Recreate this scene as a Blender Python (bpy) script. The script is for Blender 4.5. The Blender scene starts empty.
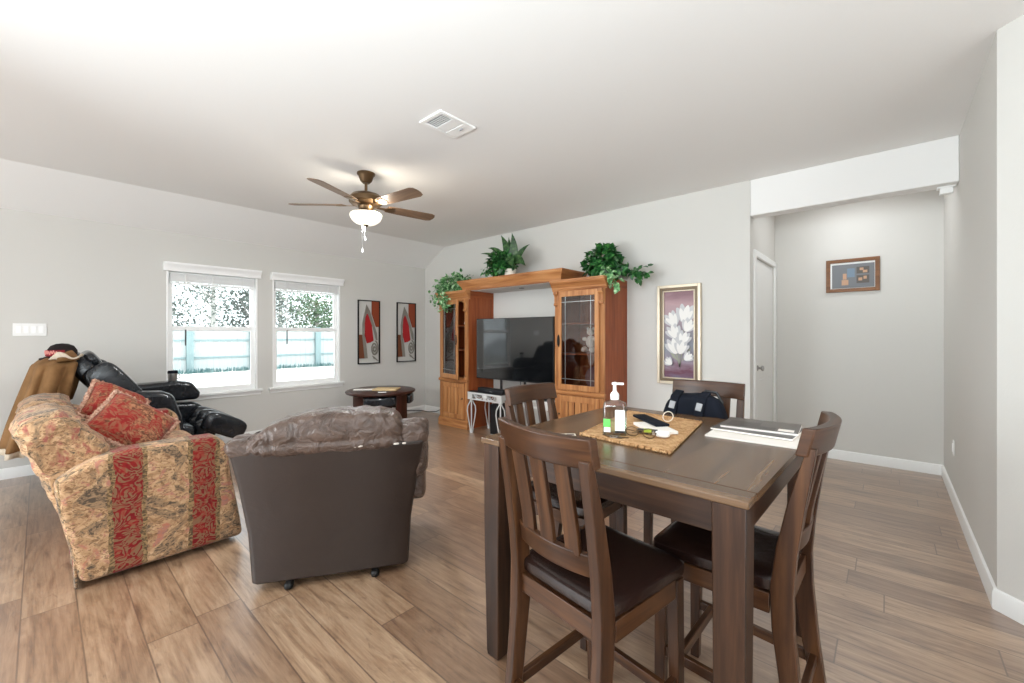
import bpy, bmesh, math, random
from mathutils import Vector, Matrix, noise
random.seed(7)
SC = bpy.context.scene
COL = SC.collection
PI = math.pi

# ---------------------------------------------------------------- camera
cam_d = bpy.data.cameras.new('camera')
cam_d.sensor_width = 36.0
cam_d.sensor_fit = 'HORIZONTAL'
cam_d.lens = 421.0 / 1024.0 * 36.0
cam_d.shift_y = -6.5 / 1024.0
cam_d.clip_start = 0.05
cam = bpy.data.objects.new('camera', cam_d)
COL.objects.link(cam)
cam.location = (0, 0, 1.30)
cam.rotation_euler = (PI / 2, 0, math.atan(376 / 421.0))
SC.camera = cam

# ---------------------------------------------------------------- world, exposure
SC.view_settings.view_transform = 'Standard'
SC.view_settings.look = 'None'
SC.view_settings.gamma = 1.0
SC.view_settings.use_curve_mapping = False
SC.view_settings.exposure = 0.0
SC.cycles.max_bounces = 12
SC.cycles.diffuse_bounces = 7
SC.cycles.glossy_bounces = 4
SC.cycles.transparent_max_bounces = 12
SC.cycles.sample_clamp_indirect = 6.0
W = bpy.data.worlds.new('sky')
SC.world = W
W.use_nodes = True
bg = W.node_tree.nodes['Background']
bg.inputs[0].default_value = (0.93, 0.97, 1.0, 1)
bg.inputs[1].default_value = 3.3


def area(name, loc, rot, sx, sy, power, color=(1, 1, 1), portal=False):
    l = bpy.data.lights.new(name, 'AREA')
    l.shape = 'RECTANGLE'
    l.size = sx
    l.size_y = sy
    l.energy = power
    l.color = color
    o = bpy.data.objects.new(name, l)
    COL.objects.link(o)
    o.location = loc
    o.rotation_euler = rot
    if portal:
        l.cycles.is_portal = True
    return o


# added unseen fill lights behind the camera, standing in for daylight
area('rear_fill', (-4.0, -3.6, 1.25), (math.radians(97), 0, math.radians(-40)), 2.8, 2.2, 50, (0.83, 0.94, 1.0))
area('rear_fill', (-1.1, -3.6, 1.25), (math.radians(97), 0, math.radians(-8)), 2.6, 2.2, 12, (0.83, 0.94, 1.0))
area('kitchen_side_fill', (2.75, -0.8, 1.35), (math.radians(98), 0, math.radians(90)), 3.6, 1.9, 40, (0.83, 0.94, 1.0))
# added fills behind the camera: a flash-like ceiling bounce, one aimed right
area('ceiling_bounce_fill', (-0.35, -0.6, 1.85), (math.radians(142), 0, math.radians(20)), 1.0, 0.8, 72, (0.82, 0.94, 1.0))
area('right_wall_fill', (-2.9, -1.3, 1.25), (math.radians(84), 0, math.radians(-50)), 1.2, 1.2, 54, (0.84, 0.94, 1.0))
# added fill light for the alcove, hidden behind the header
area('hall_fill', (-0.3, 4.98, 2.735), (0, 0, 0), 0.35, 0.35, 6, (0.95, 0.97, 1.0))
# portals: sky light coming in by the two living room windows
area('window_portal', (-6.02, 1.375, 1.33), (math.radians(90), 0, math.radians(-90)), 0.9, 1.45, 1, portal=True)
area('window_portal', (-6.02, 2.45, 1.33), (math.radians(90), 0, math.radians(-90)), 0.9, 1.45, 1, portal=True)
# afternoon sun on the yard, coming over the house
sun_d = bpy.data.lights.new('sun', 'SUN')
sun_d.energy = 1.6
sun_d.angle = 0.02
sun = bpy.data.objects.new('sun', sun_d)
COL.objects.link(sun)
sun.rotation_euler = (0, math.radians(48), 0)


# ---------------------------------------------------------------- helpers
def lin(c):
    c = c / 255.0
    return c / 12.92 if c <= 0.04045 else ((c + 0.055) / 1.055) ** 2.4


def rgb(r, g, b):
    return (lin(r), lin(g), lin(b), 1)


def mat(name, col, rough=0.6, metal=0.0, spec=0.5, **kw):
    m = bpy.data.materials.new(name)
    m.use_nodes = True
    p = m.node_tree.nodes['Principled BSDF']
    p.inputs['Base Color'].default_value = col
    p.inputs['Roughness'].default_value = rough
    p.inputs['Metallic'].default_value = metal
    p.inputs['Specular IOR Level'].default_value = spec
    for k, v in kw.items():
        p.inputs[k.replace('_', ' ')].default_value = v
    return m


class NT:
    def __init__(s, m):
        s.t = m.node_tree
        s.p = s.t.nodes['Principled BSDF']

    def n(s, typ, **kw):
        x = s.t.nodes.new(typ)
        for k, v in kw.items():
            setattr(x, k, v)
        return x

    def l(s, a, b):
        s.t.links.new(a, b)

    def math(s, op, a, b=None, clamp=False):
        x = s.n('ShaderNodeMath', operation=op, use_clamp=clamp)
        for i, v in enumerate((a, b)):
            if v is None:
                continue
            if isinstance(v, (int, float)):
                x.inputs[i].default_value = v
            else:
                s.l(v, x.inputs[i])
        return x.outputs[0]

    def mix(s, f, a, b, blend='MIX'):
        x = s.n('ShaderNodeMix', data_type='RGBA', blend_type=blend)
        for sock, v in ((x.inputs[0], f), (x.inputs[6], a), (x.inputs[7], b)):
            if isinstance(v, (int, float)):
                sock.default_value = v
            elif isinstance(v, tuple):
                sock.default_value = v
            else:
                s.l(v, sock)
        return x.outputs[2]

    def ramp(s, f, stops):
        x = s.n('ShaderNodeValToRGB')
        e = x.color_ramp.elements
        while len(e) < len(stops):
            e.new(0.5)
        for i, (pos, c) in enumerate(stops):
            e[i].position = pos
            e[i].color = c if isinstance(c, tuple) else (c, c, c, 1)
        s.l(f, x.inputs[0])
        return x.outputs[0]

    def noise(s, vec, scale, detail=4, rough=0.55, dist=0.0):
        x = s.n('ShaderNodeTexNoise')
        x.inputs['Scale'].default_value = scale
        x.inputs['Detail'].default_value = detail
        x.inputs['Roughness'].default_value = rough
        x.inputs['Distortion'].default_value = dist
        if vec is not None:
            s.l(vec, x.inputs['Vector'])
        return x.outputs['Fac']

    def mapping(s, vec, scale=(1, 1, 1), loc=(0, 0, 0)):
        x = s.n('ShaderNodeMapping')
        x.inputs['Scale'].default_value = scale
        x.inputs['Location'].default_value = loc
        s.l(vec, x.inputs['Vector'])
        return x.outputs[0]

    def uv(s):
        return s.n('ShaderNodeTexCoord').outputs['UV']

    def obj(s):
        return s.n('ShaderNodeTexCoord').outputs['Object']

    def bump(s, h, strength=0.2, dist=0.01):
        x = s.n('ShaderNodeBump')
        x.inputs['Strength'].default_value = strength
        x.inputs['Distance'].default_value = dist
        s.l(h, x.inputs['Height'])
        s.l(x.outputs[0], s.p.inputs['Normal'])


def wall_paint(name, col, bump=0.12, scale=90):
    m = mat(name, col, 0.75, spec=0.25)
    t = NT(m)
    v = t.obj()
    t.bump(t.noise(v, scale, 3), bump, 0.004)
    return m


def wood(name, c1, c2, c3, rough=0.4, sx=1.6, sy=26, bump=0.06, spec=0.35):
    m = mat(name, c2, rough, spec=spec)
    t = NT(m)
    uv = t.uv()
    a = t.noise(t.mapping(uv, (sx, sy, 1)), 1.0, 5, 0.6, 0.6)
    b = t.noise(t.mapping(uv, (sx * 0.6, sy * 0.28, 1), (3, 7, 0)), 1.0, 3, 0.5, 1.6)
    f = t.math('ADD', t.math('MULTIPLY', a, 0.55), t.math('MULTIPLY', b, 0.45))
    c = t.ramp(f, [(0.34, c1), (0.5, c2), (0.66, c3)])
    t.l(c, t.p.inputs['Base Color'])
    t.bump(a, bump, 0.003)
    return m


def leather(name, col, col2, rough=0.38, bump=0.3, scale=9.0):
    m = mat(name, col, rough)
    t = NT(m)
    v = t.obj()
    big = t.noise(v, scale, 4, 0.6, 0.8)
    fine = t.noise(v, 160, 2)
    t.l(t.ramp(big, [(0.3, col), (0.7, col2)]), t.p.inputs['Base Color'])
    h = t.math('ADD', t.math('MULTIPLY', big, 1.0), t.math('MULTIPLY', fine, 0.06))
    t.bump(h, bump, 0.03)
    return m


M = {}
M['wall'] = wall_paint('greige_wall_paint', rgb(211, 209, 204))
M['ceil'] = wall_paint('white_ceiling_paint', rgb(236, 235, 233), 0.10, 70)
M['trim'] = mat('white_trim', rgb(238, 238, 236), 0.4)
M['vinyl'] = mat('white_vinyl', rgb(250, 250, 249), 0.35)
M['oak'] = wood('honey_oak', rgb(134, 81, 45), rgb(174, 117, 70), rgb(199, 145, 95), 0.42)
M['oak_side'] = wood('red_oak_side', rgb(120, 58, 27), rgb(148, 74, 36), rgb(166, 90, 47), 0.45)
M['dark'] = wood('dark_walnut', rgb(26, 14, 9), rgb(54, 34, 22), rgb(82, 54, 36), 0.32, 1.3, 24)
M['table_top'] = wood('dark_walnut_top', rgb(62, 43, 29), rgb(94, 69, 47), rgb(120, 92, 65), 0.27, 1.0, 20, 0.06, 0.5)
M['chairwood'] = wood('walnut_chair', rgb(32, 17, 9), rgb(66, 40, 23), rgb(98, 64, 38), 0.32, 1.5, 26)
M['mahog'] = wood('mahogany', rgb(34, 17, 12), rgb(58, 29, 21), rgb(76, 42, 31), 0.32)
M['seat'] = leather('espresso_leather', rgb(30, 18, 15), rgb(40, 25, 21), 0.22, 0.05, 14)
M['rec'] = leather('taupe_leather', rgb(66, 51, 43), rgb(98, 79, 69), 0.3, 0.9, 13)
M['recback'] = leather('taupe_vinyl_back', rgb(40, 29, 24), rgb(46, 34, 28), 0.42, 0.12, 5)
M['blackleather'] = leather('black_leather', rgb(22, 24, 27), rgb(32, 35, 40), 0.22, 0.12, 8)
M['blackplastic'] = mat('black_plastic', rgb(24, 24, 26), 0.4)
M['blackmetal'] = mat('black_metal', rgb(28, 26, 25), 0.45, 0.5)
M['screen'] = mat('tv_screen', rgb(14, 15, 17), 0.06, spec=0.8, Coat_Weight=0.9, Coat_Roughness=0.02)
M['bronze'] = mat('antique_brass', rgb(112, 90, 66), 0.35, 0.9)
M['silver'] = mat('silver_paint', rgb(214, 213, 210), 0.35, 0.2)
M['chrome'] = mat('brushed_metal', rgb(170, 168, 165), 0.3, 0.9)
M['white'] = mat('white_plastic', rgb(242, 242, 240), 0.4)
M['paper'] = mat('white_paper', rgb(238, 232, 225), 0.7)
M['manila'] = mat('manila_paper', rgb(214, 186, 140), 0.7)
M['darkprint'] = mat('magazine_cover', rgb(66, 60, 57), 0.35)
M['cream'] = mat('cream_ceramic', rgb(236, 228, 214), 0.5)
M['plate'] = mat('mauve_ceramic', rgb(126, 92, 98), 0.35)
M['darkgrey'] = mat('dark_grille', rgb(70, 70, 70), 0.6)
M['grey'] = mat('grey_plastic', rgb(150, 150, 152), 0.5)


def glassy(name, tint, refl=0.08, rough=0.02):
    m = bpy.data.materials.new(name)
    m.use_nodes = True
    nt = m.node_tree
    nt.nodes.remove(nt.nodes['Principled BSDF'])
    out = nt.nodes['Material Output']
    tr = nt.nodes.new('ShaderNodeBsdfTransparent')
    tr.inputs[0].default_value = tint
    gl = nt.nodes.new('ShaderNodeBsdfGlossy')
    gl.inputs['Roughness'].default_value = rough
    fr = nt.nodes.new('ShaderNodeFresnel')
    fr.inputs[0].default_value = 1.45
    mu = nt.nodes.new('ShaderNodeMath')
    mu.operation = 'MULTIPLY_ADD'
    mu.inputs[1].default_value = 0.8
    mu.inputs[2].default_value = refl * 0.3
    nt.links.new(fr.outputs[0], mu.inputs[0])
    mx = nt.nodes.new('ShaderNodeMixShader')
    nt.links.new(mu.outputs[0], mx.inputs[0])
    nt.links.new(tr.outputs[0], mx.inputs[1])
    nt.links.new(gl.outputs[0], mx.inputs[2])
    nt.links.new(mx.outputs[0], out.inputs[0])
    return m


M['glass'] = glassy('window_glass', (0.97, 1, 1, 1))
M['cabglass'] = glassy('cabinet_glass', (0.86, 0.84, 0.84, 1), 0.2)
M['bottle'] = glassy('clear_bottle_plastic', (0.985, 0.995, 0.99, 1), 0.15)
M['gel'] = glassy('green_gel', (0.88, 0.98, 0.91, 1), 0.05)


def floor_mat():
    m = mat('wood_plank_floor', rgb(176, 146, 120), 0.4, Coat_Weight=1.0, Coat_Roughness=0.36, Coat_IOR=2.1)
    t = NT(m)
    sep = t.n('ShaderNodeSeparateXYZ')
    t.l(t.obj(), sep.inputs[0])
    x, y = sep.outputs[0], sep.outputs[1]
    w, L = 0.1795, 1.22
    yy = t.math('DIVIDE', t.math('ADD', y, 20 * w - 0.118), w)
    row = t.math('FLOOR', yy)
    fy = t.math('SUBTRACT', yy, row)
    wn = t.n('ShaderNodeTexWhiteNoise', noise_dimensions='1D')
    t.l(row, wn.inputs['W'])
    xx = t.math('ADD', t.math('DIVIDE', t.math('ADD', x, 30.0), L), wn.outputs['Value'])
    pl = t.math('FLOOR', xx)
    fx = t.math('SUBTRACT', xx, pl)
    cmb = t.n('ShaderNodeCombineXYZ')
    t.l(pl, cmb.inputs[0])
    t.l(row, cmb.inputs[1])
    w2 = t.n('ShaderNodeTexWhiteNoise', noise_dimensions='2D')
    t.l(cmb.outputs[0], w2.inputs['Vector'])
    rnd = w2.outputs['Value']
    gv = t.n('ShaderNodeCombineXYZ')
    t.l(x, gv.inputs[0])
    t.l(y, gv.inputs[1])
    t.l(t.math('MULTIPLY', rnd, 37.0), gv.inputs[2])
    g1 = t.noise(t.mapping(gv.outputs[0], (3.0, 60, 1)), 1.0, 6, 0.68, 0.9)
    g2 = t.noise(t.mapping(gv.outputs[0], (1.6, 9, 1)), 1.0, 5, 0.6, 2.4)
    g3 = t.noise(t.mapping(gv.outputs[0], (3.2, 13, 1)), 1.0, 4, 0.6, 3.2)
    f = t.math('ADD', t.math('MULTIPLY', g1, 0.45), t.math('MULTIPLY', g2, 0.55))
    base = t.ramp(f, [(0.33, rgb(98, 70, 49)), (0.46, rgb(154, 123, 95)), (0.64, rgb(190, 162, 134))])
    knots = t.ramp(g3, [(0.60, 0.0), (0.72, 0.7)])
    c = t.mix(knots, base, rgb(108, 80, 60))
    tone = t.ramp(rnd, [(0.0, rgb(204, 190, 181)), (1.0, rgb(255, 251, 246))])
    c = t.mix(1.0, c, tone, 'MULTIPLY')
    # seams
    sy = t.math('MINIMUM', fy, t.math('SUBTRACT', 1.0, fy))
    sx = t.math('MULTIPLY', t.math('MINIMUM', fx, t.math('SUBTRACT', 1.0, fx)), L / w)
    sd = t.math('MINIMUM', sx, sy)
    seam = t.math('LESS_THAN', sd, 0.015)
    c = t.mix(t.math('MULTIPLY', seam, 0.85), c, rgb(84, 58, 40))
    t.l(c, t.p.inputs['Base Color'])
    t.l(t.ramp(g1, [(0.3, 0.42), (0.7, 0.30)]), t.p.inputs['Roughness'])
    h = t.math('SUBTRACT', t.math('MULTIPLY', g1, 0.25), seam)
    t.bump(h, 0.16, 0.004)
    return m


M['floor'] = floor_mat()


def floral(name, striped=True):
    m = mat(name, rgb(200, 165, 130), 0.85, spec=0.15)
    t = NT(m)
    uv = t.uv()
    sep = t.n('ShaderNodeSeparateXYZ')
    t.l(uv, sep.inputs[0])
    n_big = t.noise(uv, 7.0, 4, 0.62, 1.2)
    n_mid = t.noise(t.mapping(uv, (1, 1, 1), (5, 3, 0)), 13, 4, 0.65, 1.8)
    n_leaf = t.noise(t.mapping(uv, (1, 1.6, 1), (9, 1, 0)), 34, 3, 0.6, 1.5)
    tan = t.ramp(n_mid, [(0.3, rgb(138, 104, 74)), (0.52, rgb(184, 148, 112)), (0.72, rgb(206, 172, 136))])
    tan = t.mix(t.ramp(n_leaf, [(0.53, 0.0), (0.60, 0.8)]), tan, rgb(112, 82, 58))
    tan = t.mix(t.ramp(n_big, [(0.505, 0.0), (0.56, 0.9)]), tan, t.ramp(n_leaf, [(0.42, rgb(66, 60, 54)), (0.58, rgb(152, 124, 96))]))
    tan = t.mix(t.ramp(n_big, [(0.36, 0.8), (0.43, 0.0)]), tan, t.ramp(n_leaf, [(0.4, rgb(176, 100, 82)), (0.6, rgb(156, 112, 106))]))
    sw = t.n('ShaderNodeTexNoise')
    sw.inputs['Scale'].default_value = 8.5
    sw.inputs['Distortion'].default_value = 2.4
    t.l(uv, sw.inputs['Vector'])
    band = t.math('ABSOLUTE', t.math('SUBTRACT', t.math('FRACT', t.math('MULTIPLY', sw.outputs['Fac'], 6.0)), 0.5))
    red = t.mix(t.ramp(band, [(0.16, 0.0), (0.30, 0.95)]), rgb(120, 30, 32), rgb(128, 98, 72))
    red = t.mix(t.ramp(n_mid, [(0.5, 0.0), (0.6, 0.6)]), red, rgb(146, 40, 36))
    if striped:
        wob = t.math('MULTIPLY', t.math('SUBTRACT', n_big, 0.5), 0.05)
        u = t.math('FRACT', t.math('ADD', t.math('DIVIDE', t.math('ADD', sep.outputs[0], wob), 0.338), 20.302))
        # red band for u in 0..0.46
        inred = t.math('LESS_THAN', u, 0.46)
        d0 = t.math('MINIMUM', t.math('ABSOLUTE', t.math('SUBTRACT', u, 0.03)), t.math('ABSOLUTE', t.math('SUBTRACT', u, 0.43)))
        bord = t.math('LESS_THAN', d0, 0.032)
        c = t.mix(inred, tan, red)
        c = t.mix(bord, c, t.ramp(n_leaf, [(0.42, rgb(86, 70, 52)), (0.58, rgb(150, 122, 86))]))
    elif striped is None:
        c = t.mix(t.ramp(n_big, [(0.40, 0.75), (0.46, 0.0)]), tan, t.mix(0.3, red, rgb(180, 120, 110)))
    else:
        c = t.mix(t.ramp(n_big, [(0.50, 0.0), (0.56, 0.8)]), t.mix(0.3, red, rgb(160, 48, 38)), t.ramp(n_leaf, [(0.42, rgb(84, 60, 42)), (0.58, rgb(168, 120, 88))]))
    t.l(c, t.p.inputs['Base Color'])
    t.p.inputs['Sheen Weight'].default_value = 0.12
    t.p.inputs['Sheen Roughness'].default_value = 0.4
    t.bump(t.noise(uv, 260, 2), 0.25, 0.003)
    return m


M['floral'] = floral('floral_stripe_tapestry')
M['floralback'] = floral('floral_tan_tapestry', None)
M['redfab'] = floral('red_floral_tapestry', False)


def cloth(name, c1, c2, scale=7):
    m = mat(name, c1, 0.85, spec=0.15)
    t = NT(m)
    t.l(t.ramp(t.noise(t.obj(), scale, 4), [(0.35, c1), (0.65, c2)]), t.p.inputs['Base Color'])
    t.bump(t.noise(t.obj(), 240, 2), 0.25, 0.002)
    return m


M['fringe'] = cloth('braid_fringe', rgb(150, 104, 84), rgb(206, 172, 150), 60)
M['coat'] = cloth('tan_canvas', rgb(116, 84, 52), rgb(142, 106, 70))
M['sherpa'] = cloth('cream_lining', rgb(196, 180, 158), rgb(214, 202, 184), 30)
M['navy'] = cloth('navy_nylon', rgb(15, 17, 23), rgb(24, 28, 38))
M['capred'] = cloth('cap_red', rgb(120, 34, 42), rgb(140, 44, 50))
M['capblack'] = cloth('cap_black', rgb(32, 27, 28), rgb(40, 34, 34))
M['pinkthread'] = mat('pink_thread', rgb(222, 150, 140), 0.8)


def weave_mat():
    m = mat('woven_straw', rgb(190, 150, 108), 0.85, spec=0.15)
    t = NT(m)
    v = t.obj()
    a = t.noise(t.mapping(v, (90, 260, 20)), 1.0, 2, 0.5, 1.0)
    b = t.noise(v, 30, 3)
    t.l(t.ramp(t.math('ADD', t.math('MULTIPLY', a, 0.6), t.math('MULTIPLY', b, 0.4)),
               [(0.35, rgb(142, 102, 66)), (0.5, rgb(190, 148, 104)), (0.65, rgb(216, 182, 140))]), t.p.inputs['Base Color'])
    t.bump(a, 0.6, 0.004)
    return m


M['weave'] = weave_mat()


def leafmat(name, c1, c2, c3, rough=0.4):
    m = mat(name, c1, rough)
    t = NT(m)
    t.l(t.ramp(t.noise(t.obj(), 24, 2), [(0.36, c1), (0.52, c2), (0.66, c3)]), t.p.inputs['Base Color'])
    return m


M['ivy'] = leafmat('ivy_green', rgb(20, 66, 28), rgb(38, 98, 44), rgb(84, 142, 72))
M['ivylight'] = leafmat('variegated_green', rgb(58, 116, 66), rgb(120, 172, 110), rgb(196, 220, 180))
M['strap'] = leafmat('dark_leaf_green', rgb(28, 58, 30), rgb(46, 82, 42), rgb(78, 112, 60))
M['treeleaf'] = leafmat('grey_green_leaf', rgb(54, 64, 60), rgb(78, 88, 82), rgb(140, 150, 142), 0.7)
M['treegreen'] = leafmat('fresh_green_leaf', rgb(62, 90, 64), rgb(86, 114, 84), rgb(140, 160, 136), 0.7)
M['bark'] = mat('pale_bark', rgb(178, 176, 172), 0.8)
M['fence'] = wood('whitewashed_fence', rgb(172, 180, 181), rgb(176, 184, 185), rgb(180, 187, 188), 0.8)
M['fencepost'] = wood('pale_blue_fence_post', rgb(122, 142, 145), rgb(130, 150, 152), rgb(136, 155, 157), 0.8)
M['ground'] = cloth('pale_patio', rgb(228, 224, 217), rgb(238, 235, 229), 0.8)
M['grass'] = leafmat('teal_grass', rgb(62, 96, 98), rgb(84, 120, 122), rgb(140, 158, 156), 0.8)


# geometry --------------------------------------------------------------
def box(bm, x0, x1, y0, y1, z0, z1, mx=None):
    vs = [bm.verts.new((x, y, z)) for z in (z0, z1) for y in (y0, y1) for x in (x0, x1)]
    for f in ((0, 2, 3, 1), (4, 5, 7, 6), (0, 1, 5, 4), (2, 6, 7, 3), (0, 4, 6, 2), (1, 3, 7, 5)):
        bm.faces.new([vs[i] for i in f])
    if mx is not None:
        for v in vs:
            v.co = mx @ v.co
    return vs


def prism(bm, pts, axis, a0, a1, mx=None):
    def co(p, a):
        return {'X': (a, p[0], p[1]), 'Y': (p[0], a, p[1]), 'Z': (p[0], p[1], a)}[axis]
    A = [bm.verts.new(co(p, a0)) for p in pts]
    B = [bm.verts.new(co(p, a1)) for p in pts]
    n = len(pts)
    bm.faces.new(A)
    bm.faces.new(B[::-1])
    for i in range(n):
        bm.faces.new([A[i], B[i], B[(i + 1) % n], A[(i + 1) % n]])
    if mx is not None:
        for v in A + B:
            v.co = mx @ v.co


def frame_of(d):
    d = d.normalized()
    up = Vector((0, 0, 1)) if abs(d.z) < 0.95 else Vector((0, 1, 0))
    s = d.cross(up).normalized()
    return s, s.cross(d).normalized()


def tube(bm, pts, r, n=8, cap=True, closed=False):
    pts = [Vector(p) for p in pts]
    N = len(pts)
    rr = r if isinstance(r, (list, tuple)) else [r] * N
    rings = []
    ps = None
    for i, p in enumerate(pts):
        if closed:
            d = pts[(i + 1) % N] - pts[i - 1]
        else:
            d = pts[min(i + 1, N - 1)] - pts[max(i - 1, 0)]
        d.normalize()
        if ps is None:
            s, u = frame_of(d)
        else:
            s = (ps - d * ps.dot(d)).normalized()
            u = s.cross(d).normalized()
        ps = s
        rings.append([bm.verts.new(p + (s * math.cos(2 * PI * k / n) + u * math.sin(2 * PI * k / n)) * rr[i]) for k in range(n)])
    m = N if closed else N - 1
    for i in range(m):
        a, b = rings[i], rings[(i + 1) % N]
        for k in range(n):
            bm.faces.new([a[k], a[(k + 1) % n], b[(k + 1) % n], b[k]])
    if cap and not closed:
        bm.faces.new(rings[0][::-1])
        bm.faces.new(rings[-1])


def ribbon(bm, pts, w, t, side=None):
    """rectangular bar along a path; w across 'side', t across the other way (floats or lists)"""
    pts = [Vector(p) for p in pts]
    N = len(pts)
    ww = w if isinstance(w, (list, tuple)) else [w] * N
    tt = t if isinstance(t, (list, tuple)) else [t] * N
    rings = []
    for i, p in enumerate(pts):
        d = (pts[min(i + 1, N - 1)] - pts[max(i - 1, 0)]).normalized()
        s = Vector(side) if side is not None else frame_of(d)[0]
        s = (s - d * s.dot(d)).normalized()
        u = s.cross(d).normalized()
        a, b = ww[i] / 2, tt[i] / 2
        rings.append([bm.verts.new(p + s * x * a + u * y * b) for x, y in ((-1, -1), (1, -1), (1, 1), (-1, 1))])
    for i in range(N - 1):
        for k in range(4):
            bm.faces.new([rings[i][k], rings[i][(k + 1) % 4], rings[i + 1][(k + 1) % 4], rings[i + 1][k]])
    bm.faces.new(rings[0][::-1])
    bm.faces.new(rings[-1])


def lathe(bm, prof, c=(0, 0, 0), n=28):
    c = Vector(c)
    rings = []
    for r, z in prof:
        if r < 1e-5:
            rings.append([bm.verts.new(c + Vector((0, 0, z)))])
        else:
            rings.append([bm.verts.new(c + Vector((r * math.cos(2 * PI * k / n), r * math.sin(2 * PI * k / n), z))) for k in range(n)])
    for a, b in zip(rings, rings[1:]):
        for k in range(n):
            k2 = (k + 1) % n
            if len(a) == 1 and len(b) == 1:
                continue
            if len(a) == 1:
                bm.faces.new([a[0], b[k2], b[k]])
            elif len(b) == 1:
                bm.faces.new([a[k], a[k2], b[0]])
            else:
                bm.faces.new([a[k], a[k2], b[k2], b[k]])
    if len(rings[0]) > 1:
        bm.faces.new(rings[0][::-1])
    if len(rings[-1]) > 1:
        bm.faces.new(rings[-1])


def spow(v, e):
    return math.copysign(abs(v) ** e, v)


def cushion(bm, c, s, e=0.45, nu=28, nv=16, mx=None, disp=0.0, freq=6.0, seed=0.0, e2=None, fn=None):
    """soft rounded block, half sizes s; disp adds wrinkles"""
    e2 = e if e2 is None else e2
    rings = []
    for j in range(nv + 1):
        ph = -PI / 2 + PI * j / nv
        row = []
        for i in range(nu):
            th = 2 * PI * i / nu
            p = Vector((spow(math.cos(ph), e) * spow(math.cos(th), e2), spow(math.cos(ph), e) * spow(math.sin(th), e2), spow(math.sin(ph), e)))
            q = Vector((p.x * s[0], p.y * s[1], p.z * s[2]))
            if disp:
                d = noise.noise(q * freq + Vector((seed, seed * 2, 3))) + 0.5 * noise.noise(q * freq * 2.3 + Vector((seed, 1, seed)))
                q = q + p.normalized() * d * disp
            if fn:
                q = fn(q)
            q = q + Vector(c)
            if mx is not None:
                q = mx @ q
            row.append(q)
            if j in (0, nv):
                break
        rings.append([bm.verts.new(q) for q in row])
    for a, b in zip(rings, rings[1:]):
        for k in range(nu):
            k2 = (k + 1) % nu
            if len(a) == 1:
                bm.faces.new([a[0], b[k2], b[k]])
            elif len(b) == 1:
                bm.faces.new([a[k], a[k2], b[0]])
            else:
                bm.faces.new([a[k], a[k2], b[k2], b[k]])


def sheet(bm, fn, nu, nv, thick=0.0):
    def mk(off):
        return [[bm.verts.new(fn(i / nu, j / nv)) for j in range(nv + 1)] for i in range(nu + 1)]
    g = mk(0)
    for i in range(nu):
        for j in range(nv):
            bm.faces.new([g[i][j], g[i + 1][j], g[i + 1][j + 1], g[i][j + 1]])


def leaf(bm, base, d, up, L, Wd, droop=0.25):
    d = Vector(d).normalized()
    up = Vector(up)
    s = d.cross(up)
    if s.length < 1e-3:
        s = d.cross(Vector((1, 0.3, 0)))
    s.normalize()
    nrm = s.cross(d).normalized()
    base = Vector(base)
    P = lambda t, w, h: base + d * L * t + s * w * Wd + nrm * (h - droop * t * t) * L
    v = [bm.verts.new(p) for p in (P(0, 0, 0), P(.3, -.5, .05), P(.3, .5, .05), P(.35, 0, -.02), P(.7, -.36, .04), P(.7, .36, .04), P(.72, 0, -.02), P(1, 0, 0))]
    for f in ((0, 3, 1), (0, 2, 3), (1, 3, 6, 4), (3, 2, 5, 6), (4, 6, 7), (6, 5, 7)):
        bm.faces.new([v[i] for i in f])


def box_uv(bm, grain=None, off=None):
    """UVs in metres by dominant face direction, u along the grain axis"""
    co = [v.co for v in bm.verts]
    if not co:
        return
    if grain is None:
        ext = [max(c[i] for c in co) - min(c[i] for c in co) for i in range(3)]
        grain = ext.index(max(ext))
    uvl = bm.loops.layers.uv.verify()
    ox, oy = off if off is not None else (random.uniform(0, 30), random.uniform(0, 30))
    for f in bm.faces:
        n = f.normal
        a = max(range(3), key=lambda i: abs(n[i]))
        ax = [i for i in range(3) if i != a]
        if grain == 'side':          # u horizontal, v vertical
            ui, vi = (1, 2) if a == 0 else ((0, 2) if a == 1 else (1, 0))
        elif grain == 'front':
            ui, vi = (1, 2) if a == 0 else ((0, 2) if a == 1 else (0, 1))
        elif grain in ax:
            ui = grain
            vi = [i for i in ax if i != grain][0]
        else:
            ui, vi = ax
        for l in f.loops:
            l[uvl].uv = (l.vert.co[ui] + ox, l.vert.co[vi] + oy)


def obj(name, bm, m, parent=None, bevel=0.0, smooth=35, grain=None, off=None, solid=0.0, sub=0, segs=2):
    bmesh.ops.recalc_face_normals(bm, faces=bm.faces)
    bm.normal_update()
    box_uv(bm, grain, off)
    me = bpy.data.meshes.new(name)
    bm.to_mesh(me)
    bm.free()
    me.materials.append(m)
    if smooth:
        for p in me.polygons:
            p.use_smooth = True
        me.set_sharp_from_angle(angle=math.radians(smooth))
    o = bpy.data.objects.new(name, me)
    COL.objects.link(o)
    if parent is not None:
        o.parent = parent
    if solid:
        md = o.modifiers.new('thickness', 'SOLIDIFY')
        md.thickness = solid
        md.offset = 0
    if bevel:
        md = o.modifiers.new('bevel', 'BEVEL')
        md.width = bevel
        md.segments = segs
        md.limit_method = 'ANGLE'
        md.angle_limit = math.radians(40)
    if sub:
        md = o.modifiers.new('subd', 'SUBSURF')
        md.levels = sub
        md.render_levels = sub
    return o


def B():
    return bmesh.new()


def bx(name, m, parent, *boxes, bevel=0.0, grain=None):
    bm = B()
    for b in boxes:
        box(bm, *b)
    return obj(name, bm, m, parent, bevel=bevel, grain=grain)


def tag(o, label, cat, group=None):
    o['label'] = label
    o['category'] = cat
    if group:
        o['group'] = group
    return o


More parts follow.
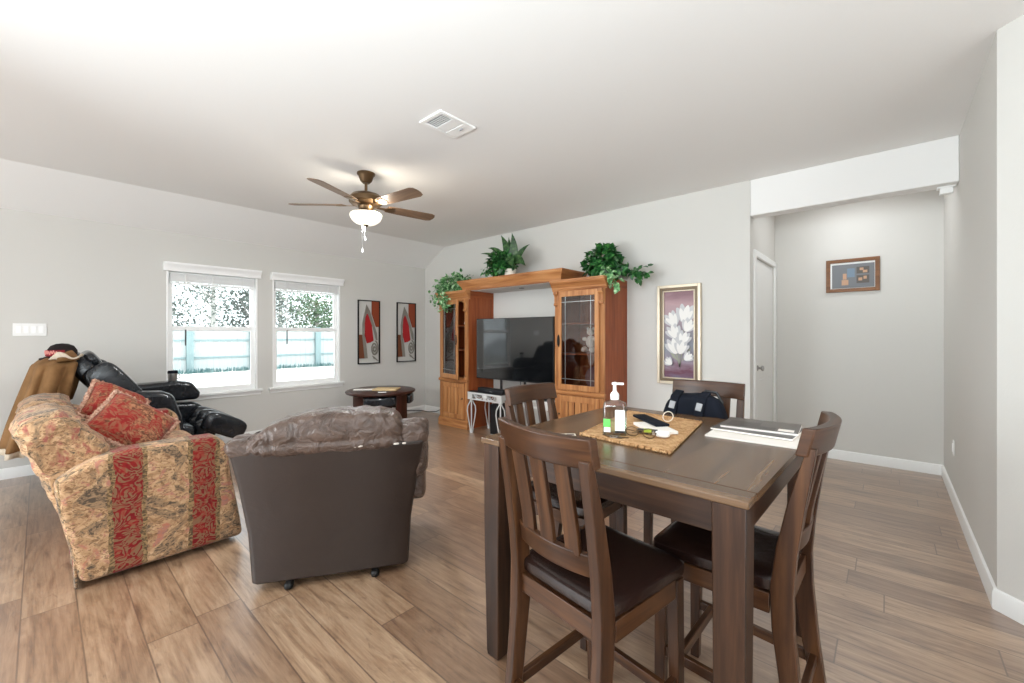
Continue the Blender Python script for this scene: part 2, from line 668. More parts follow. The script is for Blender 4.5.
def thing(name, label, cat, loc=(0, 0, 0), rz=0.0, group=None):
    o = bpy.data.objects.new(name, None)
    o.empty_display_size = 0.1
    COL.objects.link(o)
    o.location = loc
    o.rotation_euler = (0, 0, rz)
    return tag(o, label, cat, group)


def struct(o):
    o['kind'] = 'structure'
    return o


def dup(root, loc, rz, label):
    def cp(o, parent):
        c = o.copy()
        COL.objects.link(c)
        if parent is not None:
            c.parent = parent
        for ch in [k for k in COL.objects if k.parent == o]:
            cp(ch, c)
        return c
    r = cp(root, None)
    r.location = loc
    r.rotation_euler = (0, 0, rz)
    r['label'] = label
    return r


def sbox(name, m, *boxes, bevel=0.0):
    return struct(bx(name, m, None, *boxes, bevel=bevel))


# ---------------------------------------------------------------- room shell
XW, YT, YA, XR, CE = -5.94, 4.41, 5.565, 0.385, 2.745
sbox('floor', M['floor'], (-6.1, 3.0, -3.9, 5.75, -0.12, 0.0))
sbox('ceiling', M['ceil'], (-5.42, 3.0, -3.9, 5.75, CE, CE + 0.12))
bm = B()
prism(bm, [(-6.1, 2.36), (-5.94, 2.44), (-5.42, CE), (-5.42, CE + 0.12), (-6.1, CE + 0.12)], 'Y', -3.9, 4.5)
struct(obj('ceiling_slope', bm, M['ceil']))
W1, W2 = (0.925, 1.825), (2.0, 2.9)
ZB, ZT = 0.60, 2.04
sbox('wall_left', M['wall'],
     (XW - 0.14, XW, -3.9, W1[0], 0, 2.46), (XW - 0.14, XW, W1[1], W2[0], 0, 2.46), (XW - 0.14, XW, W2[1], YT + 0.1, 0, 2.46),
     (XW - 0.14, XW, W1[0], W1[1], 0, ZB), (XW - 0.14, XW, W2[0], W2[1], 0, ZB),
     (XW - 0.14, XW, W1[0], W1[1], ZT, 2.46), (XW - 0.14, XW, W2[0], W2[1], ZT, 2.46))
sbox('wall_back', M['wall'], (-6.08, -0.96, YT, YT + 0.12, 0, CE))
sbox('wall_header', M['ceil'], (-0.96, XR, YT, YT + 0.15, 2.41, CE), bevel=0.008)
# hall alcove
DY0, DY1 = 4.60, 5.50
sbox('wall_alcove_left', M['wall'], (-1.08, -0.96, YT + 0.12, DY0, 0, CE), (-1.08, -0.96, DY1, YA + 0.12, 0, CE), (-1.08, -0.96, DY0, DY1, 2.06, CE))
sbox('wall_alcove_back', M['wall'], (-0.96, XR + 0.12, YA, YA + 0.12, 0, CE))
bm = B()
prism(bm, [(XR, YA), (XR + 0.13, YA), (XR + 0.13, 3.06), (1.99, 1.60), (1.9, 1.51), (XR, 3.02)], 'Z', 0, CE)
struct(obj('wall_right', bm, M['wall']))
# far side and rear of the open kitchen behind the camera, with openings added to let daylight in
sbox('wall_kitchen', M['wall'], (2.9, 3.0, -3.9, -2.7, 0, CE), (2.9, 3.0, 1.1, 1.7, 0, CE), (2.9, 3.0, -2.7, 1.1, 0, 0.35),
     (2.9, 3.0, -2.7, 1.1, 2.35, CE), (1.9, 3.0, 1.5, 1.6, 0, CE))
sbox('wall_rear', M['wall'], (-6.08, -5.5, -3.9, -3.8, 0, CE), (0.3, 3.0, -3.9, -3.8, 0, CE), (-5.5, 0.3, -3.9, -3.8, 2.4, CE))


# baseboards
def baseboard(name, p0, p1, inward):
    p0, p1, n = Vector((*p0, 0)), Vector((*p1, 0)), Vector((*inward, 0)).normalized()
    bm = B()
    d = (p1 - p0)
    L = d.length
    d.normalize()
    prof = [(0, 0), (0.016, 0), (0.016, 0.075), (0.010, 0.092), (0.0, 0.098)]
    A = [bm.verts.new(p0 + n * a + Vector((0, 0, z))) for a, z in prof]
    C = [bm.verts.new(p1 + n * a + Vector((0, 0, z))) for a, z in prof]
    bm.faces.new(A)
    bm.faces.new(C[::-1])
    for i in range(len(prof)):
        j = (i + 1) % len(prof)
        bm.faces.new([A[i], C[i], C[j], A[j]])
    struct(obj(name, bm, M['trim']))


baseboard('baseboard_left', (XW, -3.8), (XW, YT), (1, 0))
baseboard('baseboard_back', (XW, YT), (-0.96, YT), (0, -1))
baseboard('baseboard_alcove', (-0.96, YA), (XR, YA), (0, -1))
baseboard('baseboard_right', (XR, YA), (XR, 3.02), (-1, 0))
baseboard('baseboard_corner', (XR - 0.004, 3.026), (1.9, 1.515), (-0.707, -0.707))

# ---------------------------------------------------------------- windows
for k, (y0, y1) in enumerate((W1, W2)):
    r = bpy.data.objects.new('window_%d' % (k + 1), None)
    COL.objects.link(r)
    r.location = (XW, (y0 + y1) / 2, ZB)
    struct(r)
    hw, H = (y1 - y0) / 2, ZT - ZB
    mr = 1.365 - ZB
    # jamb frame
    bx('window_frame', M['vinyl'], r, (-0.13, 0.003, -hw, -hw + 0.018, 0, H), (-0.13, 0.003, hw - 0.018, hw, 0, H),
       (-0.13, 0.0, -hw + 0.018, hw - 0.018, H - 0.03, H), (-0.13, -0.02, -hw + 0.018, hw - 0.018, 0, 0.03), bevel=0.002)
    a = hw - 0.018
    for nm, z0, z1, xo in (('upper_sash', mr - 0.02, H - 0.03, -0.105), ('lower_sash', 0.03, mr + 0.035, -0.07)):
        s = bx(nm, M['vinyl'], r, (xo, xo + 0.034, -a, -a + 0.045, z0, z1), (xo, xo + 0.034, a - 0.045, a, z0, z1),
               (xo + 0.001, xo + 0.033, -a + 0.045, a - 0.045, z0, z0 + 0.055), (xo + 0.001, xo + 0.033, -a + 0.045, a - 0.045, z1 - 0.05, z1), bevel=0.002)
        bx('pane', M['glass'], s, (xo + 0.014, xo + 0.018, -a + 0.045, a - 0.045, z0 + 0.055, z1 - 0.05))
    bm = B()
    box(bm, -0.02, 0.05, -hw - 0.05, hw + 0.05, -0.005, 0.02)
    box(bm, 0.0, 0.016, -hw - 0.035, hw + 0.035, -0.05, -0.005)
    obj('window_sill', bm, M['trim'], r, bevel=0.003)
    side = ('left', 'right')[k]
    b = thing('window_blind', 'raised white blind with cornice valance over the %s window' % ('window beside the black armchair, left' if k == 0 else 'window nearer the red wall art, right'),
              'blind', (XW, (y0 + y1) / 2, 2.04), 0, 'raised blinds over the two windows')
    b['label'] = ('raised white window blind on the left window, nearer the black leather armchair' if k == 0
                  else 'raised white window blind on the right window, nearer the red wall art')
    bm = B()
    prism(bm, [(0.0, 0.065), (0.08, 0.065), (0.08, 0.045), (0.06, 0.02), (0.05, 0.0), (0.05, -0.03), (0.0, -0.03)], 'Y', -hw - 0.028, hw + 0.028)
    obj('valance', bm, M['vinyl'], b, bevel=0.002)
    bm = B()
    for i in range(9):
        z = -0.05 - i * 0.0105
        box(bm, -0.055, 0.0, -hw + 0.035, hw - 0.035, z - 0.004, z + 0.003)
    obj('blind_slats', bm, M['vinyl'], b)
    bx('bottom_rail', M['vinyl'], b, (-0.056, 0.002, -hw + 0.035, hw - 0.035, -0.165, -0.148), bevel=0.003)
    for yy in (-0.05 * hw, 0.62 * hw, -0.62 * hw):
        bm = B()
        tube(bm, [(0.006, yy, -0.16), (0.006, yy, -0.04)], 0.004, 6)
        obj('ladder_cord', bm, M['white'], b)
    bm = B()
    tube(bm, [(0.03, -hw + 0.16, -0.04), (0.03, -hw + 0.165, -0.72)], 0.004, 8)
    w = obj('wand', bm, M['white'], b)
    bm = B()
    tube(bm, [(0.03, -hw + 0.165, -0.68), (0.03, -hw + 0.165, -0.86)], 0.0075, 8)
    obj('wand_grip', bm, M['darkgrey'], w)

# ---------------------------------------------------------------- yard outside
sbox('ground', M['ground'], (-40, -6.1, -14, 30, -0.2, -0.1))
fx = -19.2
fr = thing('yard_fence', 'pale whitewashed fence with horizontal rails across the yard outside', 'fence', (fx, 6, -0.1))
bm = B()
for i in range(150):
    y = -9 + i * 0.2
    box(bm, -0.03, -0.012, y, y + 0.194, 0.03, 1.72 + 0.008 * (i % 3))
obj('picket_boards', bm, M['fence'], fr, grain=2)
for z in (0.55, 1.2, 1.66):
    bx('rail', M['fencepost'], fr, (-0.012, 0.035, -9, 21, z - 0.03, z + 0.03))
for y in (-2.35, -0.3, 2.3, 4.9, 7.5, 10.1):
    bx('post', M['fencepost'], fr, (0.035, 0.16, y - 0.11, y + 0.11, 0, 1.75), bevel=0.01)
bm = B()
for i in range(1500):
    y = random.uniform(0, 16)
    x = fx + random.uniform(0.25, 0.55)
    a = random.uniform(0, 2 * PI)
    leaf(bm, (x, y, -0.1), (0.4 * math.cos(a), 0.4 * math.sin(a), 1), (math.cos(a), math.sin(a), 0), random.uniform(0.06, 0.2), 0.05)
g = tag(obj('fence_grass', bm, M['grass'], smooth=0), 'low strip of teal grass along the foot of the yard fence', 'grass')
g['kind'] = 'stuff'


def tree(x, y, h, rad, lm, label, seed, n=900):
    random.seed(seed)
    t = thing('yard_tree', label, 'tree', (x, y, -0.1), 0, 'trees beyond the yard fence')
    bm = B()
    tips = []
    tube(bm, [(0, 0, 0), (0.1, 0.05, h * 0.3), (-0.05, 0.1, h * 0.55), (0.1, 0, h * 0.8)], [0.16, 0.13, 0.09, 0.04], 7)
    for i in range(26):
        z = h * random.uniform(0.18, 0.75)
        a = random.uniform(0, 2 * PI)
        L = rad * random.uniform(0.6, 1.0)
        p = [Vector((0, 0, z)), Vector((math.cos(a) * L * .5, math.sin(a) * L * .5, z + 0.25 * L)), Vector((math.cos(a) * L, math.sin(a) * L, z + random.uniform(0.2, 0.6) * L))]
        tube(bm, p, [0.05, 0.03, 0.012], 5)
        tips += [p[1], p[2], (p[1] + p[2]) / 2]
    obj('trunk', bm, M['bark'], t)
    bm = B()
    for i in range(n):
        c = random.choice(tips) + Vector((random.gauss(0, .38), random.gauss(0, .38), random.gauss(0, .34)))
        d = Vector((random.gauss(0, 1), random.gauss(0, 1), random.gauss(0, .7)))
        leaf(bm, c, d, (random.gauss(0, 1), random.gauss(0, 1), 1), random.uniform(0.08, 0.19), 0.10)
    obj('foliage', bm, lm, t, smooth=0)


TL = [(-21.4, 3.0, 5.0, 1.3, 'treeleaf', 'grey green tree beyond the fence at the left edge of the left window', 1),
      (-27.5, 6.2, 7.4, 1.9, 'treeleaf', 'sparse grey green tree with pale trunk beyond the fence, middle of the left window', 2),
      (-21.4, 6.35, 4.0, 1.3, 'treeleaf', 'low grey green tree beyond the fence at the right of the left window', 3),
      (-32.0, 11.2, 8.0, 2.3, 'treeleaf', 'tall grey tree farther beyond the fence at the left of the right window', 4),
      (-21.4, 9.2, 4.0, 1.1, 'treegreen', 'fresh green bush-like tree beyond the fence in the right window', 5),
      (-26.5, 13.2, 6.4, 1.9, 'treeleaf', 'thin pale tree beyond the fence at the right edge of the right window', 6)]
for x, y, h, rad, lm, lab, sd in TL:
    tree(x, y, h, rad, M[lm], lab, sd, 1700 if sd in (2, 5, 6) else 2200)
random.seed(11)

# ---------------------------------------------------------------- hall door, hall fittings
r = bpy.data.objects.new('door_1', None)
COL.objects.link(r)
r.location = (-0.96, DY0, 0)
struct(r)
D = DY1 - DY0
bx('door_casing', M['trim'], r, (-0.005, 0.018, -0.06, 0.0, 0, 2.12), (-0.005, 0.018, D, D + 0.06, 0, 2.12), (-0.004, 0.0175, 0.0, D, 2.06, 2.12), bevel=0.005)
bm = B()
box(bm, -0.05, -0.012, 0.002, D - 0.002, 0.008, 2.056)
for y0, y1, z0, z1 in ((0.12, D - 0.12, 1.0, 1.93), (0.12, D - 0.12, 0.2, 0.85)):
    box(bm, -0.012, -0.006, y0, y1, z0, z1)
obj('door_panel', bm, M['trim'], r, bevel=0.006)
bm = B()
lathe(bm, [(0.028, 0), (0.028, 0.006), (0.012, 0.012), (0.012, 0.03), (0.026, 0.04), (0.026, 0.055), (0, 0.062)], n=18)
bmesh.ops.rotate(bm, verts=bm.verts, cent=(0, 0, 0), matrix=Matrix.Rotation(PI / 2, 3, 'Y'))
bmesh.ops.translate(bm, verts=bm.verts, vec=(-0.012, 0.16, 0.97))
obj('door_knob', bm, M['chrome'], r)

bm = B()
box(bm, -0.035, 0.035, -0.03, 0.03, -0.055, 0)
box(bm, -0.05, 0.05, -0.035, 0.035, -0.012, 0)
o = obj('header_bracket', bm, M['white'], bevel=0.004)
o.location = (XR - 0.06, YT + 0.11, 2.41)
tag(o, 'small white bracket box under the right end of the hall header', 'bracket')


def switch_plate(name, loc, rz, n, label, cat):
    t = thing(name, label, cat, loc, rz)
    w = 0.046 * n + 0.025
    bx('plate', M['white'], t, (-w / 2, w / 2, -0.006, 0, -0.058, 0.058), bevel=0.003)
    for i in range(n):
        x = (i - (n - 1) / 2) * 0.046
        bx('rocker', M['vinyl'], t, (x - 0.016, x + 0.016, -0.011, -0.004, -0.033, 0.033), bevel=0.002)
    return t


switch_plate('light_switch', (XW, -0.065, 1.35), PI / 2, 4, 'white four-gang light switch plate on the grey wall above the coat', 'switch')
switch_plate('wall_outlet', (XR, 4.75, 0.42), -PI / 2, 1, 'small white outlet plate low on the right-hand wall', 'outlet')

# ---------------------------------------------------------------- ceiling vent
v = thing('ceiling_vent', 'white rectangular air vent in the ceiling', 'vent', (-2.25, 1.86, CE), 0)
bx('vent_frame', M['white'], v, (-0.115, 0.115, -0.155, -0.128, -0.012, 0), (-0.115, 0.115, 0.128, 0.155, -0.012, 0),
   (-0.115, -0.088, -0.13, 0.13, -0.012, 0), (0.088, 0.115, -0.13, 0.13, -0.012, 0), bevel=0.003)
bx('backing', M['blackplastic'], v, (-0.09, 0.09, -0.13, 0.13, -0.002, 0.0))
bm = B()
for i in range(5):
    y = -0.122 + i * 0.0175
    box(bm, -0.088, 0.088, y, y + 0.004, -0.009, -0.005)
obj('open_louvers', bm, M['white'], v)
bx('damper_panel', M['white'], v, (-0.088, 0.088, -0.034, 0.05, -0.010, -0.003), bevel=0.001)
bx('louver_panel', M['white'], v, (-0.088, 0.088, 0.056, 0.128, -0.012, -0.003), bevel=0.001)
bx('damper_lever', M['grey'], v, (0.02, 0.05, 0.085, 0.095, -0.02, -0.011))

# ---------------------------------------------------------------- ceiling fan
f = thing('ceiling_fan', 'bronze ceiling fan with five wooden blades and a lit white glass bowl', 'ceiling fan', (-3.482, 1.939, CE))
bm = B()
lathe(bm, [(0.078, 0), (0.078, -0.012), (0.066, -0.025), (0.05, -0.07), (0.03, -0.09), (0.0, -0.09)], n=24)
obj('canopy', bm, M['bronze'], f)
bm = B()
tube(bm, [(0, 0, -0.08), (0, 0, -0.19)], 0.013, 12)
obj('downrod', bm, M['bronze'], f)
bm = B()
lathe(bm, [(0.02, -0.165), (0.05, -0.17), (0.12, -0.195), (0.145, -0.225), (0.145, -0.262), (0.12, -0.285), (0.07, -0.30), (0.06, -0.33), (0.05, -0.34), (0, -0.34)], n=36)
obj('motor_housing', bm, M['bronze'], f)
M['blade'] = wood('fan_blade_wood', rgb(96, 74, 58), rgb(122, 98, 78), rgb(140, 116, 94), 0.5, 2, 30)
for k in range(5):
    a = math.radians(80 - 72 * k)
    R = Matrix.Rotation(a, 4, 'Z') @ Matrix.Translation((0, 0, -0.285)) @ Matrix.Rotation(math.radians(-12), 4, 'X')
    bm = B()
    pts = [(0.19, -0.052), (0.30, -0.062), (0.62, -0.070), (0.655, -0.055), (0.668, -0.02), (0.668, 0.02), (0.655, 0.055), (0.62, 0.070), (0.30, 0.062), (0.19, 0.052)]
    prism(bm, pts, 'Z', -0.003, 0.003, R)
    b = obj('blade', bm, M['blade'], f, smooth=0, grain=0 if abs(math.cos(a)) > .7 else 1)
    bm = B()
    prism(bm, [(0.10, -0.014), (0.17, -0.018), (0.21, -0.042), (0.25, -0.042), (0.265, 0), (0.25, 0.042), (0.21, 0.042), (0.17, 0.018), (0.10, 0.014)], 'Z', -0.009, -0.004, R)
    obj('blade_iron', bm, M['bronze'], b, smooth=0)
bm = B()
lathe(bm, [(0.045, -0.335), (0.07, -0.345), (0.112, -0.352), (0.114, -0.365), (0.06, -0.365)], n=32)
obj('light_fitter', bm, M['bronze'], f)
mb = mat('lit_frosted_glass', rgb(255, 246, 228), 0.4)
p = mb.node_tree.nodes['Principled BSDF']
p.inputs['Emission Color'].default_value = (1.0, 0.92, 0.78, 1)
p.inputs['Emission Strength'].default_value = 1.1
bm = B()
lathe(bm, [(0.13, -0.362), (0.138, -0.372), (0.136, -0.39), (0.12, -0.42), (0.088, -0.446), (0.05, -0.46), (0.0, -0.464)], n=36)
obj('glass_bowl', bm, mb, f)
bm = B()
lathe(bm, [(0.0, -0.458), (0.022, -0.462), (0.018, -0.472), (0.008, -0.48), (0, -0.484)], n=14)
obj('finial', bm, M['bronze'], f)
for x, y, zz in ((0.05, -0.04, -0.58), (0.045, -0.06, -0.69)):
    bm = B()
    tube(bm, [(x, y, -0.36), (x, y, zz)], 0.0018, 6)
    c = obj('pull_chain', bm, M['chrome'], f)
    bm = B()
    lathe(bm, [(0, 0.02), (0.006, 0.014), (0.007, -0.01), (0, -0.02)], (x, y, zz - 0.02), 10)
    obj('chain_fob', bm, M['white'], c)
# the fan's bulbs, shining up over the rim of the open bowl
fl = bpy.data.lights.new('fan_bulb', 'POINT')
fl.energy = 5
fl.color = (1.0, 0.9, 0.75)
fl.shadow_soft_size = 0.03
for dx, dy in ((0.155, 0.06), (-0.155, 0.06)):
    o = bpy.data.objects.new('fan_bulb', fl)
    COL.objects.link(o)
    o.location = (-3.482 + dx, 1.939 + dy, CE - 0.34)


fd = bpy.data.lights.new('fan_bowl_glow', 'AREA')
fd.shape = 'DISK'
fd.size = 0.24
fd.energy = 30
fd.color = (0.93, 0.97, 1.0)
o = bpy.data.objects.new('fan_bowl_glow', fd)
COL.objects.link(o)
o.location = (-3.482, 1.939, CE - 0.49)

# ---------------------------------------------------------------- dining table
t = thing('dining_table', 'square dark walnut counter-height dining table with thick legs', 'table', (-0.737, 1.724, 0), math.radians(-1.2))
hx, hy = 0.490, 0.54
ZTB = 0.883
bw = 0.085
bx('top_border', M['table_top'], t, (-hx, hx, -hy, -hy + bw, ZTB - 0.021, ZTB), bevel=0.004, grain=0)
bx('top_border', M['table_top'], t, (-hx, hx, hy - bw, hy, ZTB - 0.021, ZTB), bevel=0.004, grain=0)
bm = B()
n = 6
for i in range(n):
    x0 = -hx + 2 * hx * i / n
    box(bm, x0, x0 + 2 * hx / n, -hy + bw, hy - bw, ZTB - 0.021, ZTB)
uvm = obj('tabletop', bm, M['table_top'], t, grain=1)
for nm, b in (('apron', (-hx + 0.03, hx - 0.03, -hy + 0.025, -hy + 0.05, 0.772, ZTB - 0.021)), ('apron', (-hx + 0.03, hx - 0.03, hy - 0.05, hy - 0.025, 0.772, ZTB - 0.021)),
              ('apron', (-hx + 0.02, -hx + 0.045, -hy + 0.03, hy - 0.03, 0.772, ZTB - 0.021)), ('apron', (hx - 0.045, hx - 0.02, -hy + 0.03, hy - 0.03, 0.772, ZTB - 0.021))):
    bx(nm, M['dark'], t, b, bevel=0.002)
for sx in (-1, 1):
    for sy in (-1, 1):
        bm = B()
        x, y = sx * (hx - 0.05), sy * (hy - 0.05)
        ribbon(bm, [(x, y, 0), (x, y, 0.02), (x, y, 0.4), (x, y, ZTB - 0.021)], [0.06, 0.066, 0.078, 0.084], [0.06, 0.066, 0.078, 0.084], side=(1, 0, 0))
        obj('leg', bm, M['dark'], t, bevel=0.004, grain=2)


# ---------------------------------------------------------------- dining chairs
def make_chair(label, loc, rz):
    c = thing('dining_chair', label, 'chair', loc, rz, 'dining chairs around the table')
    c.scale = (0.93, 1, 1)
    cw = M['chairwood']
    for s in (-1, 1):
        bm = B()
        ribbon(bm, [(s * 0.182, 0.162, 0), (s * 0.180, 0.158, 0.3), (s * 0.178, 0.153, 0.54)], [0.032, 0.038, 0.042], [0.032, 0.038, 0.042], side=(1, 0, 0))
        obj('front_leg', bm, cw, c, bevel=0.003, grain=2)
        bm = B()
        path = [(-0.262, 0), (-0.225, 0.25), (-0.203, 0.45), (-0.2, 0.56), (-0.212, 0.68), (-0.236, 0.82), (-0.266, 0.955), (-0.272, 0.985)]
        ribbon(bm, [(s * 0.178, y, z) for i, (y, z) in enumerate(path)], 0.036, [0.040, 0.048, 0.056, 0.058, 0.052, 0.042, 0.026, 0.022], side=(1, 0, 0))
        obj('rear_post', bm, cw, c, bevel=0.003, grain=2)
        bm = B()
        ribbon(bm, [(s * 0.180, -0.215, 0.195), (s * 0.180, 0.15, 0.215)], 0.02, 0.034, side=(1, 0, 0))
        obj('side_stretcher', bm, cw, c, bevel=0.002, grain=1)

    def curved(z0, z1, hw, yend, ymid, th, tilt=0.0):
        bm = B()
        N = 10
        rows = []
        for i in range(N + 1):
            u = -1 + 2 * i / N
            x = u * hw
            y = ymid + (yend - ymid) * u * u
            rows.append([bm.verts.new(p) for p in ((x, y + tilt, z0), (x, y, z1), (x, y - th, z1), (x, y - th + tilt, z0))])
        for a, b in zip(rows, rows[1:]):
            for k in range(4):
                bm.faces.new([a[k], b[k], b[(k + 1) % 4], a[(k + 1) % 4]])
        bm.faces.new(rows[0])
        bm.faces.new(rows[-1][::-1])
        return bm
    obj('top_rail', curved(0.960, 1.041, 0.199, -0.250, -0.290, 0.032, 0.018), cw, c, bevel=0.004, grain=0, smooth=30)
    obj('lower_rail', curved(0.655, 0.718, 0.162, -0.200, -0.228, 0.022, 0.01), cw, c, bevel=0.003, grain=0, smooth=30)
    for x, dy in ((-0.094, 0.008), (0, 0.0), (0.094, 0.008)):
        bm = B()
        ribbon(bm, [(x, -0.238 + dy, 0.71), (x, -0.246 + dy, 0.77), (x, -0.266 + dy, 0.87), (x, -0.286 + dy, 0.965)], 0.056, 0.014, side=(1, 0, 0))
        obj('slat', bm, cw, c, bevel=0.002, grain=2)
    bx('seat_frame', cw, c, (-0.162, 0.162, -0.212, -0.19, 0.486, 0.545), (-0.157, 0.157, 0.142, 0.164, 0.486, 0.545), (-0.196, -0.176, -0.17, 0.13, 0.486, 0.545), (0.176, 0.196, -0.17, 0.13, 0.486, 0.545), bevel=0.002)
    bm = B()

    def seatshape(q):
        k = 0.93 + 0.07 * (q.y + 0.2) / 0.4
        dip = -0.012 * math.exp(-((q.x / 0.13) ** 2 + (q.y / 0.14) ** 2)) if q.z > 0 else 0
        return Vector((q.x * k, q.y, q.z + dip))
    cushion(bm, (0, -0.006, 0.569), (0.210, 0.2, 0.029), 0.42, 44, 16, e2=0.2, fn=seatshape)
    obj('seat_cushion', bm, M['seat'], c)
    bm = B()
    ribbon(bm, [(-0.172, 0.10, 0.212), (0.172, 0.10, 0.212)], 0.02, 0.034, side=(0, 1, 0))
    obj('front_stretcher', bm, cw, c, bevel=0.002, grain=0)
    bm = B()
    ribbon(bm, [(-0.168, -0.232, 0.2), (0.168, -0.232, 0.2)], 0.02, 0.034, side=(0, 1, 0))
    obj('rear_stretcher', bm, cw, c, bevel=0.002, grain=0)
    return c


chA = make_chair('slat-back dining chair nearest the camera, its back to us', (-0.688, 1.205, 0), -0.155)
dup(chA, (-0.425, 1.602, 0), 1.55, 'slat-back dining chair on the right of the table, seen from its side')
dup(chA, (-1.100, 1.675, 0), -PI / 2, 'slat-back dining chair on the left of the table, in front of the television')
dup(chA, (-0.740, 2.205, 0), PI + 0.03, 'slat-back dining chair on the far side of the table, holding a black backpack')

# ---------------------------------------------------------------- things on the table
pm = thing('placemat', 'braided straw placemat under the sanitizer bottle', 'placemat', (-0.804, 1.785, ZTB), 0)
bm = B()


def mat_pt(x, y, z):
    return Vector((x * 0.383 - y * 0.088, -x * 0.033 + y * 0.60, z))


sheet(bm, lambda u, v: mat_pt(u - .5, v - .5, 0.004 + 0.0015 * noise.noise(Vector((u * 9, v * 12, 0)))), 24, 36)
obj('woven_mat', bm, M['weave'], pm, solid=0.006)
bm = B()
for sy in (-1, 1):
    for i in range(60):
        x = -0.5 + i / 59
        p = mat_pt(x, sy * 0.5, 0.004)
        tube(bm, [p - Vector((0, sy * 0.012, 0)), p + Vector((random.uniform(-.004, .004), sy * 0.006, 0.006)), p + Vector((random.uniform(-.006, .006), sy * 0.016, 0))], 0.0035, 5)
for sx in (-1, 1):
    tube(bm, [mat_pt(sx * 0.5, -0.5 + i / 40, 0.005 + 0.002 * (i % 2)) for i in range(41)], 0.005, 5)
obj('fringe', bm, M['weave'], pm)
ZM = ZTB + 0.0085
# sanitizer
s = thing('sanitizer_bottle', 'clear pump bottle of green hand sanitizer on the placemat', 'bottle', (-0.842, 1.580, ZM), math.radians(26))
s.scale = (1, 1, 1.06)


def rrect(a, b, r, n=5):
    pts = []
    for cx_, cy_, a0 in ((a - r, b - r, 0), (-a + r, b - r, 90), (-a + r, -b + r, 180), (a - r, -b + r, 270)):
        for i in range(n + 1):
            t_ = math.radians(a0 + 90 * i / n)
            pts.append((cx_ + r * math.cos(t_), cy_ + r * math.sin(t_)))
    return pts


def loft(bm, secs, cap=True):
    rings = [[bm.verts.new((x, y, z)) for x, y in pts] for pts, z in secs]
    n = len(rings[0])
    for a, b in zip(rings, rings[1:]):
        for k in range(n):
            bm.faces.new([a[k], a[(k + 1) % n], b[(k + 1) % n], b[k]])
    if cap:
        bm.faces.new(rings[0][::-1])
        bm.faces.new(rings[-1])


bm = B()
loft(bm, [(rrect(.044, .026, .012), 0), (rrect(.047, .029, .014), 0.006), (rrect(.047, .029, .014), 0.105), (rrect(.043, .026, .014), 0.122), (rrect(.018, .018, .0175), 0.132), (rrect(.016, .016, .0155), 0.138)])
obj('bottle', bm, M['bottle'], s)
bm = B()
loft(bm, [(rrect(.042, .024, .011), 0.003), (rrect(.045, .027, .013), 0.008), (rrect(.045, .027, .013), 0.052)])
obj('gel', bm, M['gel'], s)
bm = B()
lathe(bm, [(0.017, 0.134), (0.018, 0.15), (0.016, 0.158), (0.008, 0.166), (0.0065, 0.19), (0.012, 0.192), (0.012, 0.2), (0, 0.203)], n=18)
box(bm, -0.004, 0.036, -0.005, 0.005, 0.192, 0.2)
obj('pump', bm, M['white'], s)
bx('label', M['white'], s, (0.002, 0.040, -0.0305, -0.0288, 0.018, 0.098))
bx('label_bar', M['blackplastic'], s, (0.002, 0.040, -0.0312, -0.0304, 0.010, 0.019))
mg = mat('green_label', rgb(104, 206, 96), 0.5)
bx('green_label', mg, s, (-0.044, -0.016, -0.0303, -0.0288, 0.032, 0.062))
bx('lower_label', M['white'], s, (-0.042, -0.016, -0.0303, -0.0288, 0.012, 0.03))


def flat_item(name, label, cat, loc, rz, sx, sy, h, m, bevel=0.001, shape=None):
    t_ = B()
    if shape:
        prism(t_, shape, 'Z', 0, h)
    else:
        box(t_, -sx / 2, sx / 2, -sy / 2, sy / 2, 0, h)
    o_ = obj(name, t_, m, bevel=bevel)
    o_.location = loc
    o_.rotation_euler = (0, 0, rz)
    return tag(o_, label, cat)


flat_item('envelope', 'white envelope under the dark case on the placemat', 'envelope', (-0.755, 1.775, ZM), math.radians(48), 0.11, 0.20, 0.012, M['paper'])
flat_item('glasses_case', 'slim dark case lying on the white envelope', 'case', (-0.815, 1.865, ZM + 0.012), math.radians(50), 0.065, 0.235, 0.012, M['navy'], 0.004)
flat_item('lighter', 'small black and yellow-green lighter on the placemat', 'lighter', (-0.745, 1.675, ZM), 0.35, 0.085, 0.026, 0.018, M['blackplastic'], 0.004)
mgy = mat('yellow_green_plastic', rgb(176, 198, 60), 0.5)
lt = [o_ for o_ in COL.objects if o_.name == 'lighter'][0]
bx('lighter_band', mgy, lt, (-0.012, 0.018, -0.0135, 0.0135, 0.004, 0.0185))
tag(obj('earbud_case', (lambda b_: (cushion(b_, (0, 0, 0.013), (0.028, 0.024, 0.013), 0.7, 20, 10), b_)[1])(B()), M['white']), 'rounded white earbud case on the placemat', 'case').location = (-0.672, 1.655, ZM)
pn = thing('pencil', 'green pencil lying across the placemat', 'pencil', (-0.735, 1.825, ZM + 0.004), math.radians(-38))
mgr = mat('green_paint', rgb(70, 150, 70), 0.4)
bm = B()
tube(bm, [(-0.06, 0, 0), (0.07, 0, 0)], 0.004, 6)
obj('shaft', bm, mgr, pn)
bm = B()
tube(bm, [(0.07, 0, 0), (0.085, 0, 0)], [0.004, 0.0006], 6)
obj('tip', bm, M['manila'], pn)
# hair tie standing on edge
bm = B()
tube(bm, [(0.024 * math.cos(a_ * PI / 12), 0, 0.026 + 0.024 * math.sin(a_ * PI / 12)) for a_ in range(24)], 0.0022, 6, closed=True)
o = tag(obj('hair_tie', bm, M['cream']), 'pale round hair tie standing up on the placemat', 'hair tie')
o.location = (-0.773, 1.965, ZM)
o.rotation_euler = (0.15, 0, 0.75)
